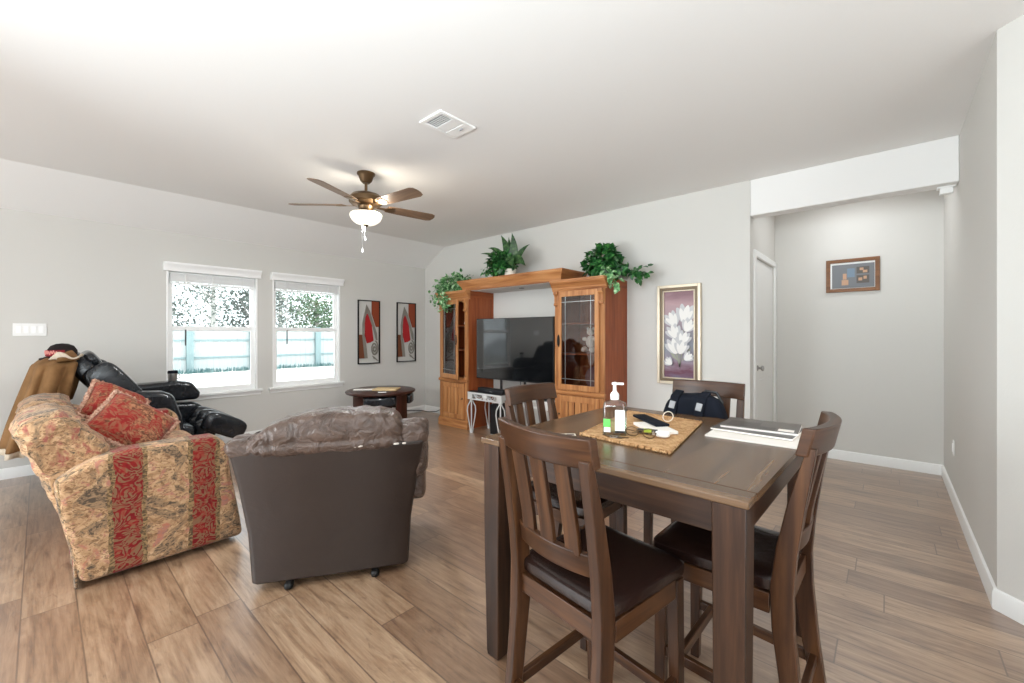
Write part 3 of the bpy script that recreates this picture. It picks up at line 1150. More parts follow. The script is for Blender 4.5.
# eyeglasses
eg = thing('eyeglasses', 'folded metal eyeglasses at the front edge of the placemat', 'glasses', (-0.735, 1.590, ZM), math.radians(6))
for sx in (-1, 1):
    bm = B()
    tube(bm, [(sx * 0.034 + 0.026 * math.cos(a_ * PI / 10), 0.0, 0.021 + 0.018 * math.sin(a_ * PI / 10)) for a_ in range(20)], 0.0018, 6, closed=True)
    obj('rim', bm, M['bronze'], eg)
    bm = B()
    prism(bm, [(sx * 0.034 + 0.0255 * math.cos(a_ * PI / 10), 0.021 + 0.0175 * math.sin(a_ * PI / 10)) for a_ in range(20)], 'Y', -0.0005, 0.0005)
    obj('lens', bm, M['bottle'], eg)
    bm = B()
    tube(bm, [(sx * 0.061, 0, 0.026), (sx * 0.058, 0.02, 0.022), (-sx * 0.05, 0.035 + 0.01 * sx, 0.006)], 0.0018, 6)
    obj('temple', bm, M['bronze'], eg)
bm = B()
tube(bm, [(-0.009, 0, 0.026), (0, 0.001, 0.03), (0.009, 0, 0.026)], 0.0016, 6)
obj('bridge', bm, M['bronze'], eg)
# keys
ky = thing('key_ring', 'bunch of metal keys on the placemat beside the eyeglasses', 'keys', (-0.815, 1.520, ZM), 0.3)
bm = B()
tube(bm, [(0.014 * math.cos(a_ * PI / 8), 0.014 * math.sin(a_ * PI / 8), 0.003) for a_ in range(16)], 0.0014, 6, closed=True)
obj('ring', bm, M['chrome'], ky)
for a_ in (0.2, 1.3, 2.6):
    mx = Matrix.Rotation(a_, 4, 'Z')
    bm = B()
    prism(bm, [(0.012, -0.01), (0.03, -0.01), (0.034, -0.003), (0.058, -0.003), (0.058, 0.003), (0.034, 0.003), (0.03, 0.01), (0.012, 0.01)], 'Z', 0.001, 0.0035, mx)
    obj('key', bm, M['bronze'], ky)
cd = thing('playing_card_box', 'small patterned card lying on the table left of the placemat', 'card', (-0.995, 1.444, ZTB), math.radians(40))
cd.name = 'printed_card'
bx('card', M['cream'], cd, (-0.045, 0.045, -0.032, 0.032, 0, 0.002))
bx('print', M['darkprint'], cd, (-0.04, 0.0, -0.026, 0.026, 0.002, 0.0024), (0.008, 0.038, -0.024, -0.004, 0.002, 0.0024), (0.008, 0.038, 0.004, 0.024, 0.002, 0.0024))
# newspapers and magazines
flat_item('newspaper', 'folded white newspaper, lowest of the stack on the right side of the table', 'newspaper', (-0.410, 1.995, ZTB), math.radians(2), 0.32, 0.33, 0.006, M['paper'])
mgz = flat_item('magazine', 'white-edged magazine with dark cover, middle of the stack on the table', 'magazine', (-0.420, 2.055, ZTB + 0.009), math.radians(-2), 0.30, 0.25, 0.007, M['paper'])
bx('cover', M['darkprint'], mgz, (-0.15, 0.15, -0.125, 0.125, 0.007, 0.0082))
mg2 = flat_item('magazine', 'grey glossy magazine with a pale label, topmost of the stack on the table', 'magazine', (-0.412, 2.09, ZTB + 0.0175), math.radians(4), 0.28, 0.22, 0.008, M['paper'])
bx('cover', mat('grey_cover', rgb(92, 85, 80), 0.35), mg2, (-0.14, 0.14, -0.11, 0.11, 0.008, 0.0092))
bx('address_label', M['paper'], mg2, (0.07, 0.125, -0.095, -0.05, 0.0092, 0.0098))
bx('cover_print', M['darkprint'], mg2, (-0.12, 0.0, -0.09, 0.03, 0.0092, 0.0098), (0.0, 0.06, -0.1, -0.04, 0.0092, 0.0098))

# ---------------------------------------------------------------- backpack
bp = thing('backpack', 'black and navy backpack sitting on the far dining chair', 'backpack', (-0.768, 2.322, 0.597), 0.04)
bm = B()
cushion(bm, (0, 0, 0.195), (0.175, 0.072, 0.195), 0.5, 32, 20, disp=0.012, freq=7, fn=lambda q: Vector((q.x * (1.0 - 0.22 * max(0, q.z / 0.195)), q.y, q.z)))
obj('bag_body', bm, M['navy'], bp)
bm = B()
cushion(bm, (0.0, -0.05, 0.09), (0.13, 0.05, 0.08), 0.5, 28, 14, disp=0.006, freq=9)
obj('front_pocket', bm, M['navy'], bp)
for x in (-0.085, 0.05):
    bm = B()
    ribbon(bm, [(x - 0.02, -0.082, 0.2), (x - 0.008, -0.082, 0.30), (x, -0.055, 0.375), (x + 0.01, 0.0, 0.4)], 0.045, 0.012, side=(1, 0, 0))
    s_ = obj('shoulder_strap', bm, M['navy'], bp, bevel=0.003)
    bm = B()
    ribbon(bm, [(x - 0.010, -0.088, 0.315), (x - 0.004, -0.074, 0.352)], 0.03, 0.006, side=(1, 0, 0))
    obj('reflective_patch', bm, M['grey'], s_, bevel=0.002)
bm = B()
tube(bm, [(0.02, 0.03, 0.375), (0.05, 0.03, 0.405), (0.1, 0.03, 0.4), (0.13, 0.03, 0.345)], 0.008, 8)
obj('carry_handle', bm, M['blackplastic'], bp)


# ---------------------------------------------------------------- entertainment centre
def cabinet(label, x0, x1, door_open, hinge_left):
    w = x1 - x0
    yF, dep = 3.90, YT - 3.90 - 0.003
    c = thing('curio_cabinet', label, 'cabinet', ((x0 + x1) / 2, yF, 0), 0, 'oak cabinet towers of the entertainment centre')
    hw = w / 2
    oak, sd = M['oak'], M['oak_side']
    zt, zm = 1.82, 0.66
    bx('carcass', sd, c, (-hw, -hw + 0.02, 0.02, dep, 0.0, zt), (hw - 0.02, hw, 0.02, dep, 0.0, zt), (-hw + 0.02, hw - 0.02, dep - 0.012, dep, 0.0, zt),
       (-hw + 0.02, hw - 0.02, 0.02, dep, zt - 0.02, zt), (-hw + 0.02, hw - 0.02, 0.02, dep, zm, zm + 0.02), (-hw + 0.02, hw - 0.02, 0.02, dep, 0.04, 0.06), grain=2)
    st = 0.062
    bx('face_frame', oak, c, (-hw, -hw + st, -0.004, 0.02, 0.1, zt), (hw - st, hw, -0.004, 0.02, 0.1, zt), (-hw + st, hw - st, -0.004, 0.02, zt - 0.05, zt),
       (-hw + st, hw - st, -0.004, 0.02, zm - 0.03, zm + 0.05), bevel=0.003, grain=2)
    bm = B()
    prism(bm, [(0.02, 0), (-0.022, 0), (-0.022, 0.085), (-0.012, 0.1), (-0.006, 0.12), (0.02, 0.12)], 'X', -hw - 0.014, hw + 0.014)
    obj('plinth', bm, oak, c, grain=0)
    bm = B()
    prism(bm, [(0.02, zm - 0.02), (-0.012, zm - 0.02), (-0.022, zm - 0.008), (-0.022, zm + 0.012), (-0.008, zm + 0.024), (0.02, zm + 0.024)], 'X', -hw - 0.01, hw + 0.01)
    obj('waist_moulding', bm, oak, c, grain=0)
    # crown, along the front only
    bm = B()
    prism(bm, [(0.02, zt - 0.03), (-0.008, zt - 0.03), (-0.012, zt - 0.012), (-0.02, zt - 0.008), (-0.022, zt + 0.008), (-0.034, zt + 0.02), (-0.05, zt + 0.052), (-0.062, zt + 0.062), (-0.064, zt + 0.078), (-0.072, zt + 0.08), (-0.072, zt + 0.092), (0.02, zt + 0.092)], 'X', -hw - 0.03, hw + 0.03)
    obj('crown_moulding', bm, oak, c, grain=0)
    for s in (-1, 1):
        bm = B()
        xc = s * (hw - 0.033)
        prism(bm, [(-0.004, zt - 0.03), (-0.046, zt - 0.032), (-0.046, zt - 0.06), (-0.03, zt - 0.075), (-0.022, zt - 0.10), (-0.022, zt - 0.16), (-0.034, zt - 0.168), (-0.034, zt - 0.19), (-0.004, zt - 0.2)], 'X', xc - 0.028, xc + 0.028)
        obj('corbel', bm, oak, c, bevel=0.002, grain=2)
        bm = B()
        for i in range(3):
            x = xc - 0.016 + i * 0.016
            box(bm, x - 0.0045, x + 0.0045, -0.010, -0.003, 0.72, zt - 0.2)
        obj('fluted_pilaster', bm, oak, c, bevel=0.002, grain=2)
    # glazed door
    dw = w - 2 * st + 0.02
    z0, z1 = zm + 0.035, zt - 0.035
    dr = bpy.data.objects.new('glass_door', None)
    COL.objects.link(dr)
    dr.parent = c
    hx_ = -dw / 2 if hinge_left else dw / 2
    dr.location = (hx_, -0.006, 0)
    dr.rotation_euler = (0, 0, -door_open if hinge_left else door_open)
    sg = 1 if hinge_left else -1
    fw_ = 0.052

    def X(a, b):
        return tuple(sorted((sg * a, sg * b)))
    bx('door_frame', oak, dr, (*X(0, fw_), -0.022, 0, z0, z1), (*X(dw - fw_, dw), -0.022, 0, z0, z1), (*X(fw_, dw - fw_), -0.022, 0, z0, z0 + 0.06), (*X(fw_, dw - fw_), -0.022, 0, z1 - 0.06, z1), bevel=0.004, grain=2)
    bx('glass_pane', M['cabglass'], dr, (*X(fw_ - 0.005, dw - fw_ + 0.005), -0.012, -0.009, z0 + 0.055, z1 - 0.055))
    g0, g1, h0, h1 = fw_ + 0.05, dw - fw_ - 0.05, z0 + 0.12, z1 - 0.12
    bm = B()
    for x in (g0, g1):
        box(bm, *X(x - 0.003, x + 0.003), -0.016, -0.012, z0 + 0.06, z1 - 0.06)
    for z in (h0, h1):
        box(bm, *X(fw_, dw - fw_), -0.016, -0.012, z - 0.003, z + 0.003)
    obj('lead_came', bm, M['chrome'], dr)
    bm = B()
    xh = sg * (dw - 0.022)
    tube(bm, [(xh, -0.024, 1.17), (xh, -0.045, 1.19), (xh, -0.05, 1.235), (xh, -0.045, 1.28), (xh, -0.024, 1.30)], 0.006, 8)
    cushion(bm, (xh, -0.024, 1.235), (0.012, 0.006, 0.055), 0.8, 12, 8)
    obj('handle', bm, M['blackmetal'], dr)
    # lower door with bead boards
    ld = bx('lower_door', oak, c, (-dw / 2, -dw / 2 + 0.055, -0.026, -0.005, 0.13, zm - 0.03), (dw / 2 - 0.055, dw / 2, -0.026, -0.005, 0.13, zm - 0.03),
            (-dw / 2 + 0.055, dw / 2 - 0.055, -0.026, -0.005, 0.13, 0.195), (-dw / 2 + 0.055, dw / 2 - 0.055, -0.026, -0.005, zm - 0.095, zm - 0.03), bevel=0.004, grain=2)
    bm = B()
    n_ = 5
    pw = (dw - 0.11) / n_
    for i in range(n_):
        xa = -dw / 2 + 0.055 + i * pw
        box(bm, xa + 0.006, xa + pw - 0.006, -0.021, -0.005, 0.195, zm - 0.095)
    obj('bead_board', bm, oak, ld, bevel=0.004, grain=2)
    bm = B()
    cushion(bm, (sg * (dw / 2 - 0.027), -0.038, 0.42), (0.012, 0.014, 0.012), 0.9, 14, 8)
    obj('knob', bm, M['bronze'], ld)
    bx('top_panel', sd, c, (-hw, hw, 0.02, dep, zt, zt + 0.09))
    for z in (1.08, 1.42):
        bx('shelf', sd, c, (-hw + 0.02, hw - 0.02, 0.04, dep - 0.012, z, z + 0.015), grain=0)
    return c


LX0, LX1, RX0, RX1 = -4.895, -4.297, -2.827, -2.195
cabinet('oak curio cabinet tower at the left, its glass door ajar', LX0, LX1, math.radians(12), True)
cabinet('oak curio cabinet tower at the right, its glass door shut', RX0, RX1, 0.0, False)
br = thing('cabinet_bridge', 'oak bridge shelf with crown joining the two cabinet towers above the television', 'shelf', (-3.56, 3.90, 1.912))
bL, bR = -4.46 + 3.56, -2.74 + 3.56
bx('shelf_board', M['oak_side'], br, (bL + 0.04, bR - 0.04, 0.03, 0.5, 0.0, 0.045), grain=0)
bm = B()
pr = [(-0.03, 0.0), (-0.022, 0.01), (-0.022, 0.035), (-0.01, 0.055), (0.022, 0.105), (0.03, 0.12), (0.03, 0.138)]
prev = None
for o_, z in pr:
    ring = [bm.verts.new(p_) for p_ in ((bL - o_, 0.5, z), (bL - o_, -o_, z), (bR + o_, -o_, z), (bR + o_, 0.5, z))]
    if prev:
        for k in range(3):
            bm.faces.new([prev[k], prev[k + 1], ring[k + 1], ring[k]])
        bm.faces.new([prev[3], prev[0], ring[0], ring[3]])
    prev = ring
bm.faces.new(prev)
obj('crown_moulding', bm, M['oak'], br, grain=0)
bx('underside_panel', M['wall'], br, (bL + 0.17, bR - 0.09, 0.06, 0.49, -0.004, 0.0))
bm = B()
lathe(bm, [(0.035, -0.004), (0.035, -0.009), (0.026, -0.009), (0.0, -0.006)], (0.02, 0.25, 0), 18)
obj('puck_light', bm, M['blackmetal'], br)

# figurines
tb = thing('bear_figurine', 'cream bear figurine on the middle shelf of the right cabinet', 'figurine', (-2.40, 4.12, 1.415))
tb.location.z = 1.415
tb.location = (-2.475, 4.09, 1.095)
bm = B()
bmB = [((0, 0, 0.13), (0.055, 0.05, 0.07)), ((0, -0.005, 0.24), (0.042, 0.04, 0.04)), ((-0.035, 0, 0.275), (0.016, 0.01, 0.016)), ((0.035, 0, 0.275), (0.016, 0.01, 0.016)),
       ((-0.065, -0.02, 0.16), (0.03, 0.022, 0.022)), ((0.065, -0.02, 0.16), (0.03, 0.022, 0.022)), ((-0.05, -0.05, 0.045), (0.032, 0.045, 0.032)), ((0.05, -0.05, 0.045), (0.032, 0.045, 0.032)), ((0, -0.045, 0.232), (0.018, 0.014, 0.014))]
for c_, s_ in bmB:
    cushion(bm, c_, s_, 0.95, 16, 10)
obj('bear', bm, M['cream'], tb)
pl = thing('display_plate', 'mauve display plate standing in the right cabinet below the bear', 'plate', (-2.50, 4.24, 0.68))
bm = B()
lathe(bm, [(0.0, 0.0), (0.08, 0.0), (0.12, 0.012), (0.13, 0.018), (0.12, 0.02), (0.08, 0.008), (0, 0.008)], n=36)
bmesh.ops.rotate(bm, verts=bm.verts, cent=(0, 0, 0), matrix=Matrix.Rotation(math.radians(80), 3, 'X'))
bmesh.ops.translate(bm, verts=bm.verts, vec=(0, 0, 0.133))
obj('plate', bm, M['plate'], pl)
vs = thing('small_vase', 'small pale glass vase on the floor of the right cabinet', 'vase', (-2.36, 4.06, 0.68))
bm = B()
lathe(bm, [(0.03, 0), (0.042, 0.03), (0.04, 0.08), (0.018, 0.13), (0.016, 0.17), (0.028, 0.19), (0.02, 0.17)], n=20)
obj('vase', bm, M['cream'], vs)
for z, lab, cat_, nm in ((1.435, 'pale ornament on the upper shelf of the left cabinet', 'ornament', 'shell_ornament'), (1.095, 'small white figurine on the middle shelf of the left cabinet', 'figurine', 'bird_figurine'), (0.68, 'grey stack of saucers at the bottom of the left cabinet', 'dish', 'saucer')):
    bm = B()
    if cat_ == 'dish':
        lathe(bm, [(0.03, 0), (0.06, 0.015), (0.055, 0.02), (0.06, 0.035), (0.03, 0.03), (0, 0.03)], n=24)
    elif cat_ == 'figurine':
        cushion(bm, (0, 0, 0.04), (0.035, 0.05, 0.04), 0.9, 16, 10)
        cushion(bm, (0, -0.03, 0.1), (0.022, 0.026, 0.024), 0.95, 14, 8)
        cushion(bm, (0, 0.06, 0.05), (0.014, 0.04, 0.012), 0.9, 12, 8)
    else:
        cushion(bm, (0, 0, 0.035), (0.06, 0.05, 0.035), 0.9, 18, 10, disp=0.01, freq=30)
    o = tag(obj(nm, bm, M['cream']), lab, cat_)
    o.location = (-4.42, 4.02, z)

# ---------------------------------------------------------------- silver tables, TV, soundbar
def console(x0, label):
    W_, H_, Dp = 0.62, 0.545, 0.4
    c = thing('silver_console', label, 'table', (x0, 3.80, 0), 0, 'silver metal tables under the television')
    sv = M['silver']
    bm = B()
    box(bm, 0, 0.085, 0, 0.03, H_ - 0.10, H_)
    box(bm, W_ - 0.085, W_, 0, 0.03, H_ - 0.10, H_)
    box(bm, 0.085, W_ - 0.085, 0.004, 0.026, H_ - 0.026, H_)
    box(bm, 0.085, W_ - 0.085, 0.004, 0.026, H_ - 0.10, H_ - 0.082)
    for sx in (0.2, 0.42):
        tube(bm, [(sx + 0.075 * math.cos(PI + PI * i / 10), 0.014, H_ - 0.03 + 0.052 * math.sin(PI + PI * i / 10)) for i in range(11)], 0.008, 6)
        tube(bm, [(sx + 0.04 * math.cos(PI + PI * i / 10), 0.014, H_ - 0.03 + 0.03 * math.sin(PI + PI * i / 10)) for i in range(11)], 0.005, 6)
    cushion(bm, (0.31, 0.014, H_ - 0.052), (0.035, 0.02, 0.034), 0.9, 16, 10)
    box(bm, 0, 0.03, 0.03, Dp, H_ - 0.09, H_)
    box(bm, W_ - 0.03, W_, 0.03, Dp, H_ - 0.09, H_)
    box(bm, 0.03, W_ - 0.03, Dp - 0.03, Dp, H_ - 0.09, H_)
    obj('openwork_apron', bm, sv, c, bevel=0.002)
    bx('glass_top', M['blackplastic'], c, (0.01, W_ - 0.01, 0.005, Dp - 0.01, H_, H_ + 0.008))
    for x, y in ((0.045, 0.03), (W_ - 0.045, 0.03), (0.045, Dp - 0.04), (W_ - 0.045, Dp - 0.04)):
        bm = B()
        for a in range(4):
            ca, sa = math.cos(a * PI / 2 + PI / 4), math.sin(a * PI / 2 + PI / 4)
            pts = [(0.014, H_ - 0.10), (0.018, H_ - 0.13), (0.05, H_ - 0.19), (0.056, H_ - 0.25), (0.045, H_ - 0.33), (0.028, H_ - 0.43), (0.018, 0.06), (0.02, 0.03)]
            tube(bm, [(x + ca * r_, y + sa * r_, z) for r_, z in pts], 0.008, 6)
        lathe(bm, [(0.022, 0), (0.026, 0.015), (0.02, 0.035), (0.012, 0.05), (0, 0.05)], (x, y, 0), 14)
        lathe(bm, [(0, H_ - 0.13), (0.02, H_ - 0.125), (0.02, H_ - 0.10), (0, H_ - 0.1)], (x, y, 0), 14)
        obj('scrolled_leg', bm, sv, c)
    return c


console(-4.19, 'silver scroll-leg table under the left half of the television')
console(-3.475, 'silver scroll-leg table under the right half of the television')
tv = thing('television', 'large black flat-screen television between the oak cabinets', 'television', (-3.575, 3.97, 0.553), math.radians(2.0))
TW, TH = 0.60, 0.80
bx('bezel', M['blackplastic'], tv, (-0.60, 0.66, -0.0, 0.035, 0.165, 0.165 + TH), bevel=0.004)
bx('screen', M['screen'], tv, (-0.592, 0.652, -0.003, 0.0, 0.177, 0.157 + TH))
bx('rear_housing', M['blackplastic'], tv, (-0.42, 0.48, 0.035, 0.075, 0.2, 0.6), bevel=0.01)
for x in (-0.17, 0.22):
    bm = B()
    ribbon(bm, [(x, 0.02, 0.17), (x, 0.02, 0.01)], 0.03, 0.02, side=(1, 0, 0))
    box(bm, x - 0.02, x + 0.02, -0.04, 0.13, 0.0, 0.012)
    obj('foot', bm, M['blackplastic'], tv, bevel=0.003)
sb = thing('soundbar', 'black soundbar on the left silver table beneath the television', 'soundbar', (-3.76, 3.865, 0.553), math.radians(-3))
bx('housing', M['blackplastic'], sb, (-0.27, 0.2, -0.05, 0.045, 0.0, 0.062), bevel=0.012)
bx('control_strip', M['grey'], sb, (-0.03, 0.02, -0.052, -0.05, 0.02, 0.026))
bm = B()
tube(bm, [(-3.42, 3.99, 0.72), (-3.40, 3.97, 0.66), (-3.37, 3.99, 0.59), (-3.33, 4.0, 0.557)], 0.004, 6)
tag(obj('power_cable', bm, M['blackplastic']), 'thin black cable hanging beneath the television', 'cable')
sw = thing('subwoofer', 'narrow black subwoofer box on the floor behind the silver table legs', 'speaker', (-3.81, 4.02, 0.0))
bx('cabinet', M['blackplastic'], sw, (-0.06, 0.07, -0.12, 0.12, 0.012, 0.40), bevel=0.008)
bx('foot', M['grey'], sw, (-0.05, -0.02, -0.12, -0.09, 0, 0.014), (0.03, 0.06, -0.12, -0.09, 0, 0.014), (-0.05, -0.02, 0.09, 0.11, 0, 0.014), (0.03, 0.06, 0.09, 0.11, 0, 0.014))
bm = B()
tube(bm, [(-4.90, 4.38, 0.33), (-4.98, 4.36, 0.27), (-5.25, 4.34, 0.16), (-5.55, 4.34, 0.04), (-5.75, 4.33, 0.012), (-5.9, 4.3, 0.02), (-5.915, 4.1, 0.05), (-5.915, 3.8, 0.06)], 0.007, 6)
tag(obj('floor_cable', bm, M['blackplastic']), 'black cable running from the left cabinet into the room corner', 'cable')


# ---------------------------------------------------------------- plants
def pot(t_, r=0.09, h=0.12):
    bm_ = B()
    lathe(bm_, [(r * .7, 0), (r * .72, 0.005), (r, h), (r * 1.05, h + 0.012), (r * .92, h + 0.012), (r * .88, h - 0.02), (0, h - 0.02)], n=22)
    obj('pot', bm_, M['cream'], t_)


def bushleaves(bm_, c, s, n_, L, seed, sag=0.3):
    rn = random.Random(seed)
    for i in range(n_):
        v_ = Vector((rn.gauss(0, 1), rn.gauss(0, 1), rn.gauss(0, 1))).normalized()
        rr = rn.uniform(0.45, 1.0)
        p_ = Vector((c[0] + v_.x * s[0] * rr, c[1] + v_.y * s[1] * rr, c[2] + v_.z * s[2] * rr))
        d_ = (v_ + Vector((rn.gauss(0, .5), rn.gauss(0, .5), rn.gauss(0, .5) - sag))).normalized()
        l_ = L * rn.uniform(0.6, 1.15)
        leaf(bm_, p_, d_, v_ + Vector((0, 0, .6)), l_, l_ * 0.72, 0.2)


def trail(bm_, pts, n_, L, seed, spread=0.03):
    rn = random.Random(seed)
    pts = [Vector(p_) for p_ in pts]
    for i in range(n_):
        k = rn.uniform(0, len(pts) - 1.001)
        a_, f_ = int(k), k - int(k)
        p_ = pts[a_].lerp(pts[a_ + 1], f_) + Vector((rn.gauss(0, spread), rn.gauss(0, spread), rn.gauss(0, spread)))
        d_ = Vector((rn.gauss(0, 1), rn.gauss(-.4, .7), rn.gauss(-.5, .6)))
        l_ = L * rn.uniform(.6, 1.1)
        leaf(bm_, p_, d_, (rn.gauss(0, .4), -.6, .7), l_, l_ * .7, .2)


def stems(bm_, c, s, seed, n_=14):
    rn = random.Random(seed)
    for i in range(n_):
        a_ = rn.uniform(0, 2 * PI)
        q = Vector((c[0] + math.cos(a_) * s[0] * .7, c[1] + math.sin(a_) * s[1] * .7, c[2] + rn.uniform(-.4, .8) * s[2]))
        tube(bm_, [(0, 0, 0.09), (q.x * .5, q.y * .5, q.z * .8), q], 0.003, 5)


p1 = thing('potted_pothos', 'leafy green trailing plant on top of the right cabinet', 'plant', (-2.34, 4.15, 1.912))
pot(p1, 0.085, 0.1)
bm = B()
bushleaves(bm, (-0.015, 0, 0.19), (0.19, 0.17, 0.175), 460, 0.095, 3)
trail(bm, [(0.1, 0, 0.12), (0.19, -0.02, 0.08), (0.32, -0.02, 0.06), (0.46, 0.03, 0.02)], 110, 0.08, 4, 0.035)
obj('leaves', bm, M['ivy'], p1, smooth=0)
bm = B()
trail(bm, [(0.12, -0.17, 0.06), (0.19, -0.19, -0.02), (0.22, -0.19, -0.09)], 44, 0.085, 5, 0.03)
o = obj('pale_trailing_leaves', bm, M['ivylight'], p1, smooth=0)
bm = B()
stems(bm, (-0.015, 0, 0.19), (0.17, 0.16, 0.17), 1)
tube(bm, [(0.05, 0, 0.1), (0.19, -0.02, 0.09), (0.32, -0.02, 0.06), (0.46, 0.03, 0.02)], 0.003, 5)
tube(bm, [(0.05, -0.1, 0.1), (0.14, -0.2, 0.05), (0.21, -0.21, -0.02), (0.22, -0.2, -0.1)], 0.003, 5)
obj('stems', bm, M['strap'], p1)

p2 = thing('potted_peace_lily', 'dark green plant with long pointed leaves on the bridge over the television', 'plant', (-3.68, 4.08, 1.958))
p2.location.z = 2.05
p2.scale = (0.97, 0.95, 0.86)
pot(p2, 0.085, 0.11)
bm = B()
bushleaves(bm, (-0.12, -0.02, 0.22), (0.21, 0.18, 0.18), 460, 0.085, 8)
trail(bm, [(-0.2, -0.12, 0.16), (-0.26, -0.16, 0.13), (-0.3, -0.18, 0.1), (-0.3, -0.2, 0.06)], 40, 0.07, 9, 0.035)
obj('ivy_leaves', bm, M['ivy'], p2, smooth=0)
bm = B()


def strapleaf(bm_, p0, p1_, p2_, wd):
    p0, p1_, p2_ = Vector(p0), Vector(p1_), Vector(p2_)
    N = 8
    prev_ = None
    for i in range(N + 1):
        t_ = i / N
        q = p0 * (1 - t_) ** 2 + p1_ * 2 * t_ * (1 - t_) + p2_ * t_ * t_
        d_ = ((p1_ - p0) * (1 - t_) + (p2_ - p1_) * t_).normalized()
        s_ = d_.cross(Vector((0.45, -0.85, 0.25))).normalized()
        w_ = wd * math.sin(PI * min(1, 0.12 + 0.88 * t_) ** 0.9) * 0.5 + 0.001
        row = [bm_.verts.new(q - s_ * w_ + Vector((0, -.008, 0))), bm_.verts.new(q), bm_.verts.new(q + s_ * w_ + Vector((0, -.008, 0)))]
        if prev_:
            for k in range(2):
                bm_.faces.new([prev_[k], prev_[k + 1], row[k + 1], row[k]])
        prev_ = row


for a_ in (((0.0, 0, 0.1), (0.0, 0, 0.45), (-0.14, -0.02, 0.66), 0.115), ((0.02, 0, 0.1), (0.12, 0, 0.4), (0.06, -0.02, 0.66), 0.12), ((0.02, 0, 0.1), (0.16, 0, 0.38), (0.36, -0.02, 0.44), 0.09),
           ((-0.02, 0, 0.1), (-0.16, 0, 0.5), (-0.36, -0.05, 0.49), 0.09), ((-0.03, 0, 0.1), (-0.24, -0.03, 0.44), (-0.5, -0.06, 0.42), 0.06), ((0.03, -0.02, 0.12), (0.16, -0.1, 0.36), (0.36, -0.1, 0.12), 0.17),
           ((0.02, -0.03, 0.12), (0.1, -0.14, 0.34), (0.2, -0.16, 0.11), 0.15), ((0, 0.02, 0.1), (-0.02, 0.04, 0.42), (-0.06, 0.05, 0.63), 0.07)):
    strapleaf(bm, *a_)
obj('long_leaves', bm, M['strap'], p2, smooth=40)

p3 = thing('potted_ivy', 'pale variegated ivy on top of the left cabinet', 'plant', (-4.74, 4.10, 1.912))
pot(p3, 0.075, 0.09)
bm = B()
bushleaves(bm, (-0.05, -0.03, 0.14), (0.3, 0.2, 0.14), 560, 0.068, 12)
trail(bm, [(-0.1, -0.24, 0.08), (-0.02, -0.29, -0.02), (0.06, -0.3, -0.16), (0.09, -0.3, -0.22)], 150, 0.068, 13, 0.05)
trail(bm, [(-0.25, -0.15, 0.04), (-0.33, -0.18, -0.02), (-0.36, -0.18, -0.06)], 40, 0.06, 15, 0.04)
obj('leaves', bm, M['ivylight'], p3, smooth=0)
bm = B()
trail(bm, [(0.1, -0.02, 0.19), (0.26, -0.04, 0.19), (0.42, -0.06, 0.165)], 34, 0.06, 14, 0.03)
obj('dark_leaves', bm, M['ivy'], p3, smooth=0)
bm = B()
stems(bm, (-0.05, -0.03, 0.14), (0.3, 0.2, 0.13), 2)
obj('stems', bm, M['strap'], p3)


